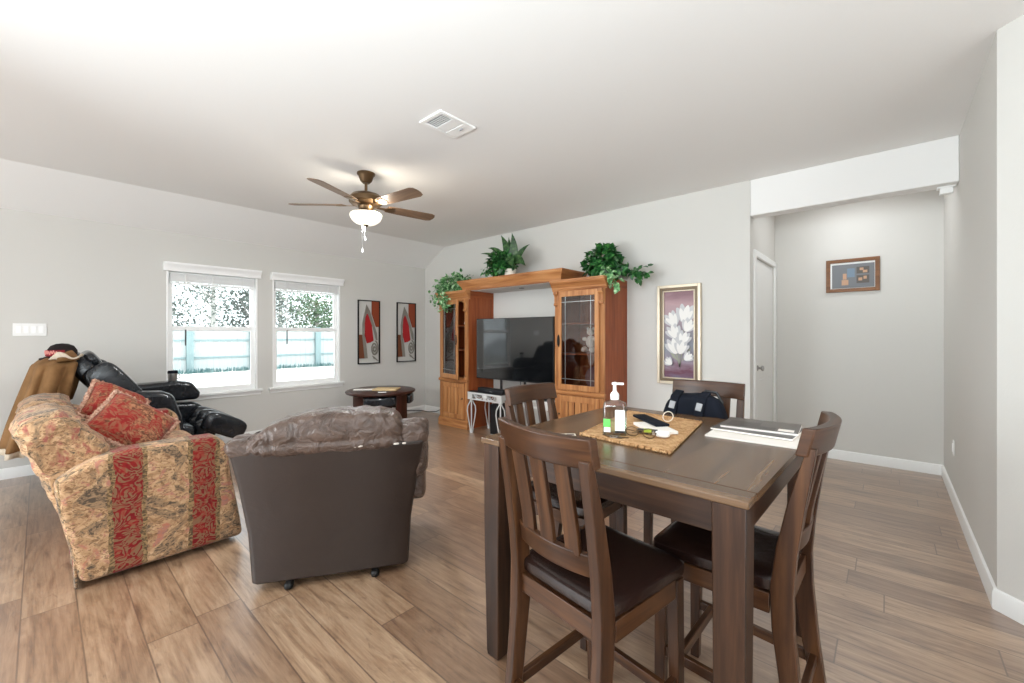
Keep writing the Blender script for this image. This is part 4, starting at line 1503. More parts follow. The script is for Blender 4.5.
# ---------------------------------------------------------------- pictures on the walls
def metal_art(y0, y1, label):
    cy_, zc = (y0 + y1) / 2, 1.345
    a = thing('metal_wall_art', label, 'wall art', (XW, cy_, zc), PI / 2, 'pair of metal wall art panels')
    hw, hh = (y1 - y0) / 2, 0.485
    mrust = mat('rust_panel', rgb(150, 70, 42), 0.5, 0.3)
    mred = mat('red_panel', rgb(176, 34, 38), 0.45, 0.2)
    mbr = mat('brown_panel', rgb(128, 76, 52), 0.5, 0.3)
    mgry = mat('pewter_panel', rgb(150, 145, 136), 0.4, 0.4)
    fr_ = bx('frame', M['blackmetal'], a, (-hw, -hw + 0.014, -0.03, -0.008, -hh, hh), (hw - 0.014, hw, -0.03, -0.008, -hh, hh), (-hw, hw, -0.03, -0.008, hh - 0.014, hh), (-hw, hw, -0.03, -0.008, -hh, -hh + 0.014))

    def pn_(nm, pts, m_, y=-0.02):
        b_ = B()
        prism(b_, pts, 'Y', y - 0.004, y + 0.004)
        obj(nm, b_, m_, a, bevel=0.001)
    s = hw / 0.187
    pn_('rust_rectangle', [(0.045 * s, 0.475), (hw - 0.01, 0.475), (hw - 0.01, 0.08), (0.12 * s, 0.08), (0.045 * s, 0.28)], mrust, -0.016)
    pn_('brown_rectangle', [(-hw + 0.01, -0.04), (-0.10 * s, -0.04), (-0.05 * s, -0.40), (-hw + 0.01, -0.40)], mbr, -0.016)
    pn_('red_blade', [(-0.07 * s, 0.25), (-0.03 * s, 0.28), (0.03 * s, 0.2), (0.075 * s, -0.13), (0.02 * s, -0.16), (-0.04 * s, -0.17), (-0.075 * s, -0.05)], mred, -0.022)
    pn_('left_curve', [(-0.05 * s, 0.42), (-0.03 * s, 0.30), (-0.07 * s, 0.22), (-0.09 * s, 0.0), (-0.045 * s, -0.25), (-0.03 * s, -0.40), (-0.08 * s, -0.40), (-0.115 * s, -0.1), (-0.12 * s, 0.12), (-0.09 * s, 0.26)], mgry, -0.028)
    pn_('right_curve', [(-0.05 * s, 0.42), (0.01 * s, 0.32), (0.08 * s, 0.12), (0.13 * s, -0.02), (0.14 * s, -0.13), (0.11 * s, -0.12), (0.06 * s, 0.06), (-0.01 * s, 0.24), (-0.04 * s, 0.30)], mgry, -0.028)
    b_ = B()
    R_ = []
    for i in range(34):
        th_ = i * 0.42
        r_ = 0.006 + 0.0019 * i
        R_.append((0.09 * s + r_ * math.cos(th_) * s * 0.95, -0.022, -0.25 + r_ * 1.75 * math.sin(th_)))
    tube(b_, R_, 0.012, 6)
    obj('spiral', b_, mgry, a)
    pn_('spiral_stem', [(0.05 * s, -0.36), (0.09 * s, -0.38), (0.165 * s, -0.45), (0.15 * s, -0.45), (0.07 * s, -0.4)], mgry, -0.022)


metal_art(3.165, 3.53, 'framed red and pewter abstract metal wall art, the one nearer the window')
metal_art(3.835, 4.20, 'framed red and pewter abstract metal wall art, the one nearer the room corner')

fp = thing('floral_painting', 'tall framed painting of white flowers on mauve beside the right cabinet', 'painting', (-1.612, YT, 1.305))
hw, hh = 0.222, 0.515
mch = mat('champagne_frame', rgb(206, 192, 170), 0.35, 0.5)
mdk = mat('bronze_frame_liner', rgb(110, 94, 74), 0.4, 0.4)
for nm, o0, o1, y0, y1, m_ in (('outer_frame', 0.0, 0.03, -0.04, 0, mch), ('frame_liner', 0.03, 0.058, -0.03, 0, mdk), ('inner_lip', 0.058, 0.07, -0.034, 0, mch)):
    bx(nm, m_, fp, (-hw + o0, -hw + o1, y0, y1, -hh + o0, hh - o0), (hw - o1, hw - o0, y0, y1, -hh + o0, hh - o0), (-hw + o1, hw - o1, y0, y1, hh - o1, hh - o0), (-hw + o1, hw - o1, y0, y1, -hh + o0, -hh + o1), bevel=0.003)
mcv = mat('mauve_canvas', rgb(170, 140, 150), 0.6)
tt = NT(mcv)
sp = tt.n('ShaderNodeSeparateXYZ')
tt.l(tt.obj(), sp.inputs[0])
nz = tt.noise(tt.mapping(tt.obj(), (3, 1, 9)), 1.0, 3, .5, .6)
fz = tt.math('ADD', tt.math('MULTIPLY', sp.outputs[2], 1.0), tt.math('ADD', tt.math('MULTIPLY', nz, 0.25), 0.39))
tt.l(tt.ramp(fz, [(0.0, rgb(120, 126, 150)), (0.12, rgb(104, 58, 76)), (0.2, rgb(150, 134, 148)), (0.4, rgb(140, 144, 154)), (0.62, rgb(158, 142, 150)), (0.82, rgb(180, 150, 154)), (0.95, rgb(140, 108, 116))]), tt.p.inputs['Base Color'])
bx('canvas', mcv, fp, (-hw + 0.06, hw - 0.06, -0.014, -0.004, -hh + 0.06, hh - 0.06))
mpet = mat('white_petal_paint', rgb(232, 230, 226), 0.6)
mpet2 = mat('grey_petal_paint', rgb(198, 198, 200), 0.6)
mst = mat('sage_stem_paint', rgb(160, 162, 146), 0.6)


def petalset(cx_, cz_, sc, tilt, y_, angs):
    b_ = B()
    for a_, l_, w_ in angs:
        aa = a_ + tilt
        d_ = Vector((math.sin(aa), math.cos(aa)))
        n_ = Vector((d_.y, -d_.x))
        pts = []
        for i in range(16):
            th_ = 2 * PI * i / 16
            t_ = 0.5 - 0.5 * math.cos(th_)
            q = d_ * t_ * l_ * sc + n_ * spow(math.sin(th_), 1.2) * 0.5 * w_ * sc
            pts.append((cx_ + q.x, cz_ + q.y))
        y_ -= 0.0004
        prism(b_, pts, 'Y', y_ - 0.0003, y_)
    return b_


b_ = B()
for x_, z_ in ((0.0, -0.1), (-0.04, 0.0), (0.05, 0.05), (0.06, -0.15), (-0.06, -0.16)):
    ribbon(b_, [(0.01, -0.0162, -0.34), (x_ * .5, -0.0162, -0.2), (x_, -0.0162, z_)], 0.008, 0.001, side=(1, 0, 0))
for pts in ([(-0.12, -0.14), (-0.05, -0.2), (0.0, -0.28), (-0.06, -0.24)], [(0.13, -0.12), (0.06, -0.2), (0.03, -0.28), (0.09, -0.22)]):
    prism(b_, pts, 'Y', -0.0166, -0.0160)
obj('painted_stems', b_, mst, fp, smooth=0)
yy = -0.017
for x_, z_, s_, tl in ((0.05, 0.12, 0.19, 0.2), (-0.03, 0.09, 0.16, -0.5), (0.07, 0.03, 0.14, 0.45), (-0.02, -0.04, 0.15, -0.4), (0.03, -0.1, 0.14, 0.35), (-0.02, -0.2, 0.17, -0.25), (0.02, -0.2, 0.14, 0.2), (0.07, -0.26, 0.1, 0.8), (-0.06, -0.31, 0.09, -0.9)):
    fl_ = obj('painted_flower', petalset(x_, z_, s_, tl, yy, ((-0.62, .92, .34), (0.62, .92, .34), (-0.3, 1.05, .36), (0.3, 1.05, .36))), mpet2, fp, smooth=0)
    obj('inner_petals', petalset(x_, z_, s_, tl, yy - 0.002, ((-0.42, .82, .26), (0.44, .8, .26), (0.05, .98, .34))), mpet, fl_, smooth=0)
    yy -= 0.0042
hp = thing('framed_photo', 'small oak-framed photo collage on the hall wall', 'picture', (-0.275, YA, 1.915))
hw, hh = 0.215, 0.17
bx('frame', wood('brown_frame_wood', rgb(92, 56, 28), rgb(122, 78, 42), rgb(142, 96, 56), 0.4), hp, (-hw, -hw + 0.036, -0.022, 0, -hh, hh), (hw - 0.036, hw, -0.022, 0, -hh, hh), (-hw + 0.036, hw - 0.036, -0.022, 0, hh - 0.036, hh), (-hw + 0.036, hw - 0.036, -0.022, 0, -hh, -hh + 0.036), bevel=0.003)
bx('mat_board', M['white'], hp, (-hw + 0.03, hw - 0.03, -0.008, -0.004, -hh + 0.03, hh - 0.03))
bx('backing_print', mat('grey_print', rgb(112, 114, 118), 0.5), hp, (-hw + 0.05, hw - 0.04, -0.0095, -0.008, -hh + 0.04, hh - 0.055))
mpk = mat('photo_warm', rgb(190, 150, 120), 0.5)
mpb = mat('photo_dark', rgb(84, 78, 72), 0.5)
mpbl = mat('photo_blue', rgb(112, 132, 150), 0.5)
bx('photo_print', mpbl, hp, (-0.04, 0.02, -0.0105, -0.0095, -0.02, 0.07))
bx('photo_print', mpb, hp, (0.035, 0.135, -0.0105, -0.0095, 0.012, 0.082))
bx('photo_print', mpb, hp, (0.035, 0.135, -0.0105, -0.0095, -0.085, -0.005))
bx('photo_print', mpk, hp, (-0.085, -0.03, -0.0108, -0.0098, -0.1, -0.045), (-0.075, -0.045, -0.0112, -0.0102, -0.04, 0.02), (0.06, 0.09, -0.0112, -0.0105, 0.045, 0.07), (0.085, 0.12, -0.0112, -0.0105, 0.02, 0.045), (0.05, 0.08, -0.0112, -0.0105, -0.06, -0.03), (0.09, 0.115, -0.0112, -0.0105, -0.045, -0.015))


# ---------------------------------------------------------------- round coffee table with nested stools
rt = thing('round_coffee_table', 'round dark wooden coffee table near the room corner', 'table', (-5.17, 3.10, 0), 0)
bm = B()
lathe(bm, [(0.0, 0.51), (0.43, 0.51), (0.45, 0.52), (0.46, 0.535), (0.455, 0.55), (0.44, 0.556), (0, 0.556)], n=48)
obj('tabletop', bm, M['mahog'], rt, grain=0)
for k in range(4):
    a = k * PI / 2 + math.radians(12)
    ca, sa = math.cos(a), math.sin(a)
    bm = B()
    pts = []
    for i in range(7):
        th_ = math.radians(-14 + 28 * i / 6)
        pts.append((0.40 * math.cos(th_), 0.40 * math.sin(th_)))
    for i in range(7):
        th_ = math.radians(14 - 28 * i / 6)
        pts.append((0.37 * math.cos(th_), 0.37 * math.sin(th_)))
    prism(bm, pts, 'Z', 0, 0.51, Matrix.Rotation(a, 4, 'Z'))
    obj('leg_panel', bm, M['mahog'], rt, bevel=0.003, grain=2)
bm = B()
lathe(bm, [(0.0, 0.02), (0.36, 0.02), (0.36, 0.045), (0, 0.045)], n=40)
obj('base_shelf', bm, M['mahog'], rt)
for k, lab in ((3, 'black leather wedge stool tucked under the round coffee table, the left one'), (0, 'black leather wedge stool tucked under the round coffee table, the right one')):
    a = math.radians(-33 if k == 3 else 57)
    ws = thing('nested_stool', lab, 'stool', (-5.17, 3.10, 0.046), a, 'stools nested under the round coffee table')

    def wedge(r0, r1, half):
        pts_ = [(r0 * math.cos(math.radians(t_)), r0 * math.sin(math.radians(t_))) for t_ in (-half, half)][::-1]
        pts_ = [(r1 * math.cos(math.radians(-half + 2 * half * i / 10)), r1 * math.sin(math.radians(-half + 2 * half * i / 10))) for i in range(11)] + pts_
        return pts_
    bm = B()
    prism(bm, wedge(0.08, 0.435, 29), 'Z', 0.33, 0.455)
    obj('stool_cushion', bm, M['blackleather'], ws, bevel=0.03, segs=4)
    bm = B()
    prism(bm, wedge(0.1, 0.33, 26), 'Z', 0.27, 0.33)
    obj('stool_frame', bm, M['mahog'], ws)
    for r_, an in ((0.13, 0), (0.3, -22), (0.3, 22)):
        x_, y_ = r_ * math.cos(math.radians(an)), r_ * math.sin(math.radians(an))
        bx('leg', M['mahog'], ws, (x_ - 0.015, x_ + 0.015, y_ - 0.015, y_ + 0.015, 0, 0.27))
ev = flat_item('manila_envelope', 'manila envelope lying on the round coffee table', 'envelope', (-5.08, 3.13, 0.556), 0.7, 0.32, 0.23, 0.022, M['manila'], 0.004)
flat_item('letter', 'white letter beside the manila envelope on the round table', 'letter', (-5.30, 2.92, 0.556), 0.9, 0.26, 0.10, 0.01, M['paper'])
bm = B()
tube(bm, [(-0.05, 0, 0.006), (0.05, 0, 0.006)], 0.006, 8)
o = tag(obj('marker_pen', bm, M['white']), 'small white marker pen at the front of the round table', 'pen')
o.location = (-4.86, 2.93, 0.556)
o.rotation_euler = (0, 0, 0.9)

# ---------------------------------------------------------------- floral loveseat
sf = thing('loveseat', 'floral striped tapestry loveseat facing the television', 'sofa', (-3.85, 0.45, 0))
OX, OY = -3.85, 0.45
SX0, SX1 = -4.63 - OX, -3.05 - OX          # outer faces
AT = 0.19                                    # arm thickness
arm = [(0.86, 0.03), (0.845, 0.15), (0.80, 0.42), (0.775, 0.6), (0.755, 0.655), (0.71, 0.678), (0.5, 0.682), (0.3, 0.678), (0.19, 0.655), (0.11, 0.615), (0.04, 0.565), (0.06, 0.4), (0.11, 0.15), (0.135, 0.03)]
for x0, x1 in ((SX1 - AT, SX1), (SX0, SX0 + AT)):
    bm = B()
    prism(bm, [(y - OY, z) for y, z in arm], 'X', x0, x1)
    obj('arm', bm, M['floral'], sf, bevel=0.035, grain='side', off=(OY, 0), segs=4, smooth=50)
IX0, IX1 = SX0 + AT - 0.01, SX1 - AT + 0.01
bm = B()
prism(bm, [(y - OY, z) for y, z in ((0.83, 0.03), (0.79, 0.30), (0.12, 0.34), (0.06, 0.4), (0.135, 0.03))], 'X', IX0, IX1)
obj('base', bm, M['floral'], sf, grain='front', off=(0.1, 0))
# pleated skirt at the rear corner and along the back
bm = B()
N = 60


def skirt(u, v):
    x = SX0 + 0.02 + (SX1 - SX0 - 0.04) * u
    return Vector((x, 0.128 - OY - 0.03 * v * 0 - 0.012 * (0.5 + 0.5 * math.sin(u * 60)) * (1 - v) - 0.015 * v, 0.012 + 0.2 * v))


sheet(bm, skirt, 90, 4)
obj('rear_skirt', bm, M['floral'], sf, solid=0.008, grain='front', off=(0, 0))
# back: two puffy halves with horizontal tufts
for k in range(2):
    w_ = (IX1 - IX0 + 0.16) / 2
    xa = IX0 - 0.08 + k * w_
    bm = B()
    prof = []
    NP = 60
    for i in range(NP):
        t_ = i / NP
        # closed outline: rear up, over the top, front down (three tufts)
        if t_ < 0.35:
            s_ = t_ / 0.35
            y_, z_ = 0.07 - 0.17 * s_, 0.35 + 0.46 * s_
        elif t_ < 0.55:
            a_ = PI - PI * (t_ - 0.35) / 0.2
            y_, z_ = 0.02 + 0.125 * math.cos(a_) + 0.0, 0.81 + 0.09 * math.sin(a_)
        else:
            s_ = (t_ - 0.55) / 0.45
            y_, z_ = 0.145 + 0.17 * s_ + 0.06 * abs(math.sin(s_ * PI * 2.0)) ** 0.7, 0.81 - 0.43 * s_
        prof.append((y_ - OY, z_))
    NX = 18
    rows = []
    cy0, cz0 = 0.10 - OY, 0.62
    for i in range(NX + 1):
        u = i / NX
        k_ = (1 - abs(2 * u - 1) ** 5) ** 0.35 if 0 < u < 1 else 0.0
        k_ = 0.72 + 0.28 * k_
        row = []
        for y_, z_ in prof:
            p_ = Vector((xa + w_ * u, cy0 + (y_ - cy0) * k_, cz0 + (z_ - cz0) * k_))
            nn = noise.noise(Vector((p_.x * 6, p_.y * 16, p_.z * 20 + k * 5)))
            p_ += Vector((0, 0.018, 0.018)) * nn
            row.append(bm.verts.new(p_))
        rows.append(row)
    for a_, b2 in zip(rows, rows[1:]):
        for j in range(NP):
            bm.faces.new([a_[j], a_[(j + 1) % NP], b2[(j + 1) % NP], b2[j]])
    bm.faces.new(rows[0])
    bm.faces.new(rows[-1][::-1])
    obj('back_cushion', bm, M['floralback'], sf, grain='front', off=(0.05 * k, 0), smooth=60, bevel=0.03, segs=3)
for k in range(2):
    w_ = (IX1 - IX0) / 2
    bm = B()
    cushion(bm, (IX0 + w_ * (k + .5), 0.53 - OY, 0.42), (w_ / 2, 0.29, 0.10), 0.3, 36, 14, e2=0.25, disp=0.006, freq=5, seed=k)
    obj('seat_cushion', bm, M['floralback'], sf, grain='front', off=(0.1, 0))


def throw_pillow(label, center, rot, size, th):
    t_ = thing('throw_pillow', label, 'pillow', center, 0, 'red throw pillows on the loveseat')
    t_.rotation_euler = rot
    bm_ = B()
    N_ = 22
    for sgn in (-1, 1):
        def fn(u, v):
            x, y = (u - .5) * 2, (v - .5) * 2
            edge = max(0, (1 - x ** 4)) * max(0, (1 - y ** 4))
            pinch = 1 - 0.07 * (1 - abs(x)) * abs(y) ** 3 * 0 - 0.06 * ((1 - x * x) * abs(y) + (1 - y * y) * abs(x)) * 0.6
            z = sgn * th * edge ** 0.55 * (1 + 0.12 * noise.noise(Vector((x * 2, y * 2, sgn))))
            return Vector((x * size[0] * pinch, y * size[1] * pinch, z))
        sheet(bm_, fn, N_, N_)
    bmesh.ops.remove_doubles(bm_, verts=bm_.verts, dist=0.002)
    obj('pillow_cover', bm_, M['redfab'], t_, grain=0)
    bm_ = B()
    rn = random.Random(5)
    for e in range(4):
        pts_ = []
        for i in range(61):
            u = -1 + 2 * i / 60
            x, y = ((u, 1), (1, -u), (-u, -1), (-1, u))[e]
            pinch = 1 - 0.036 * (1 - u * u)
            k_ = 1.02 + 0.035 * (i % 2) + rn.uniform(-.01, .01)
            pts_.append(Vector((x * size[0] * pinch * k_, y * size[1] * pinch * k_, rn.gauss(0, .004))))
        tube(bm_, pts_, [0.009 + 0.004 * (i % 2) for i in range(61)], 6)
    obj('braid_trim', bm_, M['fringe'], t_)
    return t_


def aim(n_, u_):
    n_ = Vector(n_).normalized()
    u_ = Vector(u_)
    u_ = (u_ - n_ * u_.dot(n_)).normalized()
    v_ = n_.cross(u_)
    return Matrix((u_, v_, n_)).transposed().to_euler()


throw_pillow('red floral throw pillow with braid trim, front one near the loveseat arm', (-3.43, 0.375, 0.755), aim((0.70, 0.36, 0.62), (0.1, 0.75, -0.62)), (0.18, 0.165), 0.07)
throw_pillow('red floral throw pillow with braid trim, the one behind against the backrest', (-3.88, 0.335, 0.815), aim((0.62, 0.42, 0.55), (0.2, 0.8, -0.15)), (0.16, 0.15), 0.085)

# ---------------------------------------------------------------- taupe rocker recliner, back to the camera
rc = thing('rocker_recliner', 'worn taupe leather rocker recliner with its back to the camera', 'armchair', (-2.185, 1.03, 0), math.radians(57.5))
bm = B()
# back panel and lower body shell: x across, y forwards
secs = [(0.040, 0.385, -0.012, 0.66), (0.30, 0.40, -0.025, 0.68), (0.55, 0.435, -0.055, 0.68), (0.725, 0.468, -0.078, 0.5)]
rings = []
for z, hx_, yb, yf in secs:
    rings.append([bm.verts.new(p_) for p_ in ((-hx_, yb + 0.02, z), (-hx_ + 0.03, yb, z), (0, yb - 0.008, z), (hx_ - 0.03, yb, z), (hx_, yb + 0.02, z), (hx_, yf, z), (-hx_, yf, z))])
for a_, b2 in zip(rings, rings[1:]):
    for k in range(7):
        bm.faces.new([a_[k], a_[(k + 1) % 7], b2[(k + 1) % 7], b2[k]])
bm.faces.new(rings[0][::-1])
bm.faces.new(rings[-1])
obj('back_shell', bm, M['recback'], rc, bevel=0.012, smooth=50)
# stitched top edge, with the worn pale patches
bm = B()
tube(bm, [(-0.455, -0.062, 0.722), (-0.2, -0.086, 0.726), (0.2, -0.086, 0.726), (0.455, -0.062, 0.722)], 0.008, 8)
obj('edge_piping', bm, M['recback'], rc)
mw = mat('worn_leather', rgb(206, 196, 186), 0.7)
bm = B()
for x_, w_ in ((0.13, 0.05), (0.2, 0.02), (0.32, 0.03), (0.36, 0.02)):
    cushion(bm, (x_, -0.094, 0.727), (w_ / 2, 0.003, 0.005), 0.8, 10, 6, disp=0.002, freq=60)
wp = obj('worn_patches', bm, mw, rc)
wp['label'] = 'pale worn patches along the seam'


def wrinkle(q):
    # gathers running up and over the pad, plus a seam line across the back
    g_ = noise.noise(Vector((q.x * 17 + q.z * 5, 2.0, q.z * 2.5)))
    g2 = noise.noise(Vector((q.x * 34 + q.z * 14, 5.0, q.z * 6)))
    r_ = 0.016 * (0.5 - abs(g_)) + 0.008 * (0.5 - abs(g2))
    crease = -0.012 * max(0, 1 - abs(q.z + 0.035) / 0.02) if q.y < 0 else 0
    n_ = Vector((0, q.y / 0.135, q.z / 0.118))
    n_ = n_.normalized() if n_.length > 0.01 else n_
    return q + n_ * (r_ + crease)


bm = B()


def backpad(q):
    q = wrinkle(q)
    k_ = 1.0 - 0.07 * (q.z / 0.12)
    drop = -0.075 * max(0, (-q.x) / 0.38) ** 1.6
    return Vector((q.x * k_, q.y, q.z + drop * (1 if q.z > 0 else 0.1)))


cushion(bm, (-0.015, 0.03, 0.795), (0.375, 0.125, 0.105), 0.5, 200, 48, e2=0.35, fn=backpad)
obj('head_cushion', bm, M['rec'], rc, smooth=80)
bm = B()
cushion(bm, (0.0, 0.16, 0.55), (0.31, 0.12, 0.24), 0.45, 60, 24, disp=0.012, freq=6)
obj('lumbar_cushion', bm, M['rec'], rc, smooth=80)
bm = B()
cushion(bm, (0.0, 0.45, 0.40), (0.31, 0.30, 0.10), 0.4, 48, 16, disp=0.008, freq=6)
obj('seat_cushion', bm, M['rec'], rc, smooth=80)
for s_ in (-1, 1):
    bm = B()
    cushion(bm, (0.40 if s_ > 0 else -0.375, 0.36, 0.60), (0.105, 0.40, 0.105), 0.55, 44, 24, disp=0.012, freq=9, seed=s_ * 2)
    obj('arm_pad', bm, M['rec'], rc, smooth=80)
    bm = B()
    cushion(bm, (0.43 if s_ > 0 else -0.37, 0.37, 0.47), (0.062, 0.36, 0.12), 0.45, 40, 20, disp=0.006, freq=7, seed=s_)
    obj('arm_side', bm, M['rec'], rc, smooth=80)
    # ear of the back cushion that meets the arm
    bm = B()
    cushion(bm, (s_ * 0.405, 0.02, 0.752 + 0.012 * s_), (0.088, 0.10, 0.058 + 0.012 * s_), 0.6, 60, 28, disp=0.012, freq=15, seed=7 + s_)
    obj('shoulder_pad', bm, M['rec'], rc, smooth=80)
bm = B()
cushion(bm, (0, 0.74, 0.25), (0.31, 0.05, 0.16), 0.4, 36, 14)
obj('footrest', bm, M['rec'], rc, smooth=80)
for x_ in (-0.21, 0.21):
    bm = B()
    tube(bm, [(x_, 0.0, 0.02), (x_, 0.2, 0.014), (x_, 0.45, 0.014), (x_, 0.6, 0.03)], 0.013, 8)
    tube(bm, [(x_, 0.0, 0.02), (x_, 0.01, 0.075)], 0.012, 8)
    cushion(bm, (x_, -0.005, 0.019), (0.022, 0.03, 0.019), 0.7, 14, 8)
    tube(bm, [(x_, 0.45, 0.014), (x_, 0.45, 0.08)], 0.012, 8)
    obj('rocker_base', bm, M['blackmetal'], rc)

# ---------------------------------------------------------------- black massage chair behind the loveseat
mc = thing('massage_chair', 'black leather massage chair beneath the left window', 'armchair', (-5.24, 0.75, 0))
bl = M['blackleather']
OX, OY = -5.24, 0.75


def padprism(name, prof, x0, x1, bev, parent=mc, m_=bl):
    b_ = B()
    prism(b_, [(y - OY, z) for y, z in prof], 'X', x0, x1)
    return obj(name, b_, m_, parent, bevel=bev, segs=5, smooth=60)


padprism('base', [(0.2, 0.02), (0.95, 0.02), (1.0, 0.30), (0.2, 0.30)], -0.30, 0.30, 0.03)
# near and far armrests
padprism('armrest', [(0.35, 0.12), (0.86, 0.10), (0.90, 0.30), (0.86, 0.56), (0.80, 0.76), (0.72, 0.80), (0.50, 0.815), (0.36, 0.74)], 0.30, 0.46, 0.045)
padprism('armrest', [(0.35, 0.12), (1.16, 0.10), (1.22, 0.30), (1.20, 0.50), (1.12, 0.58), (0.6, 0.60), (0.36, 0.58)], -0.46, -0.30, 0.045)
padprism('arm_hood', [(0.50, 0.74), (0.62, 0.805), (0.95, 0.82), (1.08, 0.795), (1.15, 0.68), (1.14, 0.61), (0.55, 0.61)], -0.50, -0.28, 0.04)
padprism('seat', [(0.45, 0.30), (0.98, 0.30), (1.0, 0.42), (0.85, 0.47), (0.5, 0.45)], -0.28, 0.28, 0.04)
# reclined backrest with ribbed upholstery
bm = B()
cushion(bm, (0, 0, 0), (0.29, 0.08, 0.41), 0.4, 40, 26, disp=0.005, freq=6)
bmesh.ops.transform(bm, verts=bm.verts, matrix=Matrix.Translation((0, 0.40 - OY, 0.80)) @ Matrix.Rotation(math.radians(36), 4, 'X'))
obj('backrest', bm, bl, mc, smooth=80)
bm = B()
for i in range(5):
    z = -0.30 + i * 0.15
    cushion(bm, (0, 0.085, z), (0.26, 0.045, 0.072), 0.55, 30, 12)
bmesh.ops.transform(bm, verts=bm.verts, matrix=Matrix.Translation((0, 0.40 - OY, 0.80)) @ Matrix.Rotation(math.radians(36), 4, 'X'))
obj('ribbed_pads', bm, bl, mc, smooth=80)
for s_ in (-1, 1):
    bm = B()
    cushion(bm, (s_ * 0.30, 0.04, 0.0), (0.055, 0.12, 0.24), 0.5, 24, 14)
    bmesh.ops.transform(bm, verts=bm.verts, matrix=Matrix.Translation((0, 0.40 - OY, 0.82)) @ Matrix.Rotation(math.radians(36), 4, 'X'))
    obj('shoulder_wing', bm, bl, mc, smooth=80)
# footrest with calf wells
for x_ in (-0.24, 0.0, 0.24):
    bm = B()
    cushion(bm, (0, 0, 0), (0.062, 0.20, 0.10), 0.6, 24, 16)
    bmesh.ops.transform(bm, verts=bm.verts, matrix=Matrix.Translation((x_, 1.24 - OY, 0.39)) @ Matrix.Rotation(math.radians(-28), 4, 'X'))
    obj('calf_pad', bm, bl, mc, smooth=80)
bm = B()
box(bm, -0.28, 0.28, -0.17, 0.17, -0.07, -0.02)
bmesh.ops.transform(bm, verts=bm.verts, matrix=Matrix.Translation((0, 1.22 - OY, 0.37)) @ Matrix.Rotation(math.radians(-28), 4, 'X'))
obj('footrest_tray', bm, bl, mc, bevel=0.02)
bm = B()
for x_ in (-0.12, 0.12):
    cushion(bm, (x_, 1.10 - OY, 0.36), (0.07, 0.10, 0.10), 0.7, 20, 12)
obj('calf_well', bm, bl, mc, smooth=80)

mgx = thing('travel_mug', 'dark-lidded metal travel mug on the black armchair arm by the window', 'mug', (-5.64, 0.93, 0.815))
bm = B()
lathe(bm, [(0.036, 0), (0.038, 0.004), (0.041, 0.075), (0.041, 0.08), (0, 0.08)], n=24)
obj('cup', bm, M['chrome'], mgx)
bm = B()
lathe(bm, [(0.043, 0.08), (0.044, 0.098), (0.04, 0.108), (0, 0.108)], n=24)
obj('lid', bm, M['navy'], mgx)
bm = B()
tube(bm, [(0.028, 0.028, 0.075), (0.055, 0.05, 0.068), (0.058, 0.052, 0.035), (0.03, 0.028, 0.02)], 0.005, 8)
obj('mug_handle', bm, M['chrome'], mgx)

# coat draped over the backrest
ct = thing('canvas_coat', 'tan canvas work coat draped over the back of the black armchair', 'coat', (-5.22, -0.04, 0.48))


def coatfn(a_, v):
    """a_ angle around, v from the crown of the drape (0) down to the hem (1)"""
    ca, sa = math.cos(a_), math.sin(a_)
    ex = 0.40 * spow(ca, 0.75)
    ey = (0.15 if sa > 0 else 0.115) * spow(sa, 0.8)
    if v < 0.35:
        r_, z = (v / 0.35) ** 0.8, 0.635 - 0.06 * (v / 0.35) ** 2.2
    else:
        t_ = (v - 0.35) / 0.65
        low = 0.62 if sa < 0.3 else 0.30
        r_, z = 1.0 + 0.10 * t_, 0.575 - low * t_
    fold = (0.028 * math.sin(a_ * 9 + 1.5 * math.sin(v * 3)) + 0.03 * noise.noise(Vector((ca * 3, sa * 3, v * 1.5)))) * min(1, v * 1.6)
    lean = 0.24 * (z - 0.22)
    r_ *= 1 + fold / 0.28
    return Vector((ex * r_, ey * r_ + 0.03 + lean, z + 0.02 * noise.noise(Vector((ca * 2, sa * 2, v * 3))) * min(1, v * 3)))


bm = B()
sheet(bm, lambda u, v: coatfn(u * 2 * PI, v), 110, 44)
bmesh.ops.remove_doubles(bm, verts=bm.verts, dist=0.0005)
obj('coat_body', bm, M['coat'], ct, solid=0.012, smooth=80)
bm = B()
sheet(bm, lambda u, v: coatfn(PI * (1.0 + u), 0.93 + 0.12 * v) * 0.985, 40, 4)
obj('lining', bm, M['sherpa'], ct, solid=0.006, smooth=80)
bm = B()


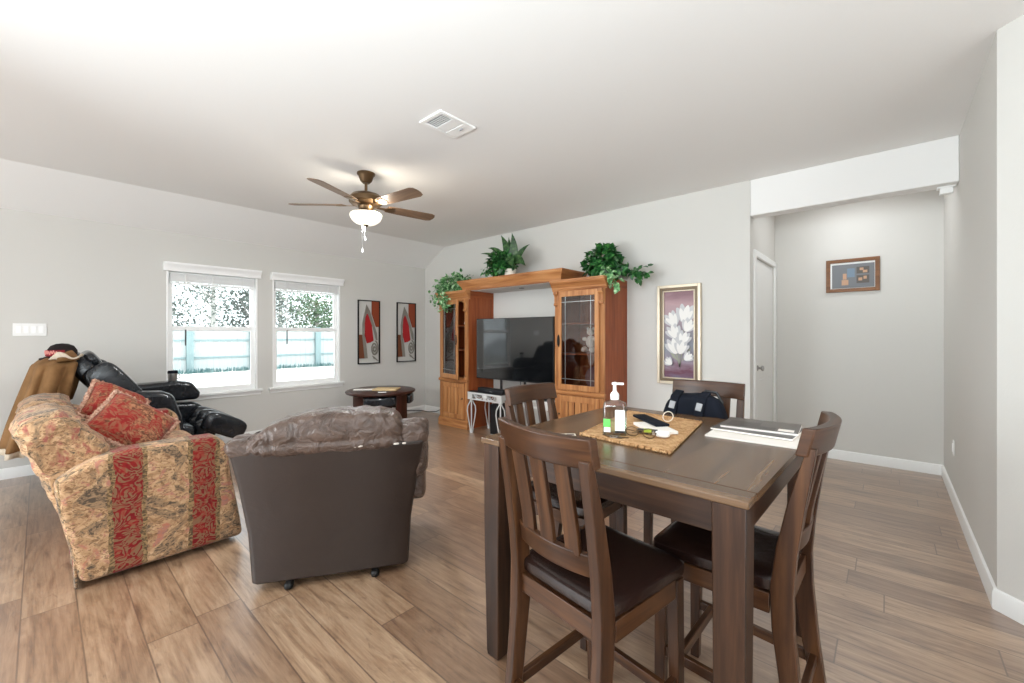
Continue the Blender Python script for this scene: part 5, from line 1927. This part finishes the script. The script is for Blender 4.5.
def collar(u, v):
    p_ = coatfn(-0.5 + 1.7 * u, 0.20 + 0.12 * u)
    return p_ + Vector((0.03 * v + 0.012 * math.sin(u * 14), 0.03 * v, 0.012 + 0.06 * v * (0.6 + 0.4 * math.sin(u * 8))))


sheet(bm, collar, 24, 6)
obj('collar', bm, M['sherpa'], ct, solid=0.012, smooth=80)
bm = B()
sheet(bm, lambda u, v: coatfn(-0.1 + 1.0 * u, 0.10 + 0.2 * v) + Vector((0.015, 0.02, 0.02 + 0.06 * (1 - v) * u)), 16, 8)
obj('lapel', bm, M['coat'], ct, solid=0.01, smooth=80)
# cap on top
cp = thing('baseball_cap', 'black and red baseball cap resting on top of the tan coat', 'cap', (-5.12, 0.12, 1.115), math.radians(-55))
bm = B()
lathe(bm, [(0.088, 0.0), (0.092, 0.02), (0.088, 0.06), (0.068, 0.095), (0.035, 0.112), (0.0, 0.116)], n=28)
obj('crown', bm, M['capblack'], cp, smooth=80)
bm = B()
sheet(bm, lambda u, v: Vector((0.09 * math.sin((u - .5) * 2.2) * (1 + 0.05 * v), -0.088 * math.cos((u - .5) * 2.2) - 0.085 * v * math.cos((u - .5) * 1.6), 0.008 - 0.014 * v - 0.06 * (u - .5) ** 2)), 14, 6)
obj('brim', bm, M['capblack'], cp, solid=0.004, smooth=80)
bm = B()
for i in range(8):
    pass
N = 16
rows = []
for i in range(N + 1):
    a_ = math.radians(-62 + 124 * i / N)
    rows.append([bm.verts.new((r_ * math.cos(a_), r_ * math.sin(a_), z_)) for r_, z_ in ((0.0945, 0.012), (0.0955, 0.022), (0.092, 0.062))])
for a2, b2 in zip(rows, rows[1:]):
    for k in range(2):
        bm.faces.new([a2[k], b2[k], b2[k + 1], a2[k + 1]])
obj('red_panel', bm, M['capred'], cp, solid=0.002, smooth=80)
bm = B()
R_ = []
for i in range(48):
    a_ = math.radians(-40 + 80 * i / 47)
    R_.append((0.097 * math.cos(a_), 0.097 * math.sin(a_), 0.042 + 0.016 * math.sin(i * 1.05) + 0.004 * math.sin(i * 0.4)))
tube(bm, R_, 0.003, 5)
obj('script_embroidery', bm, M['pinkthread'], cp)
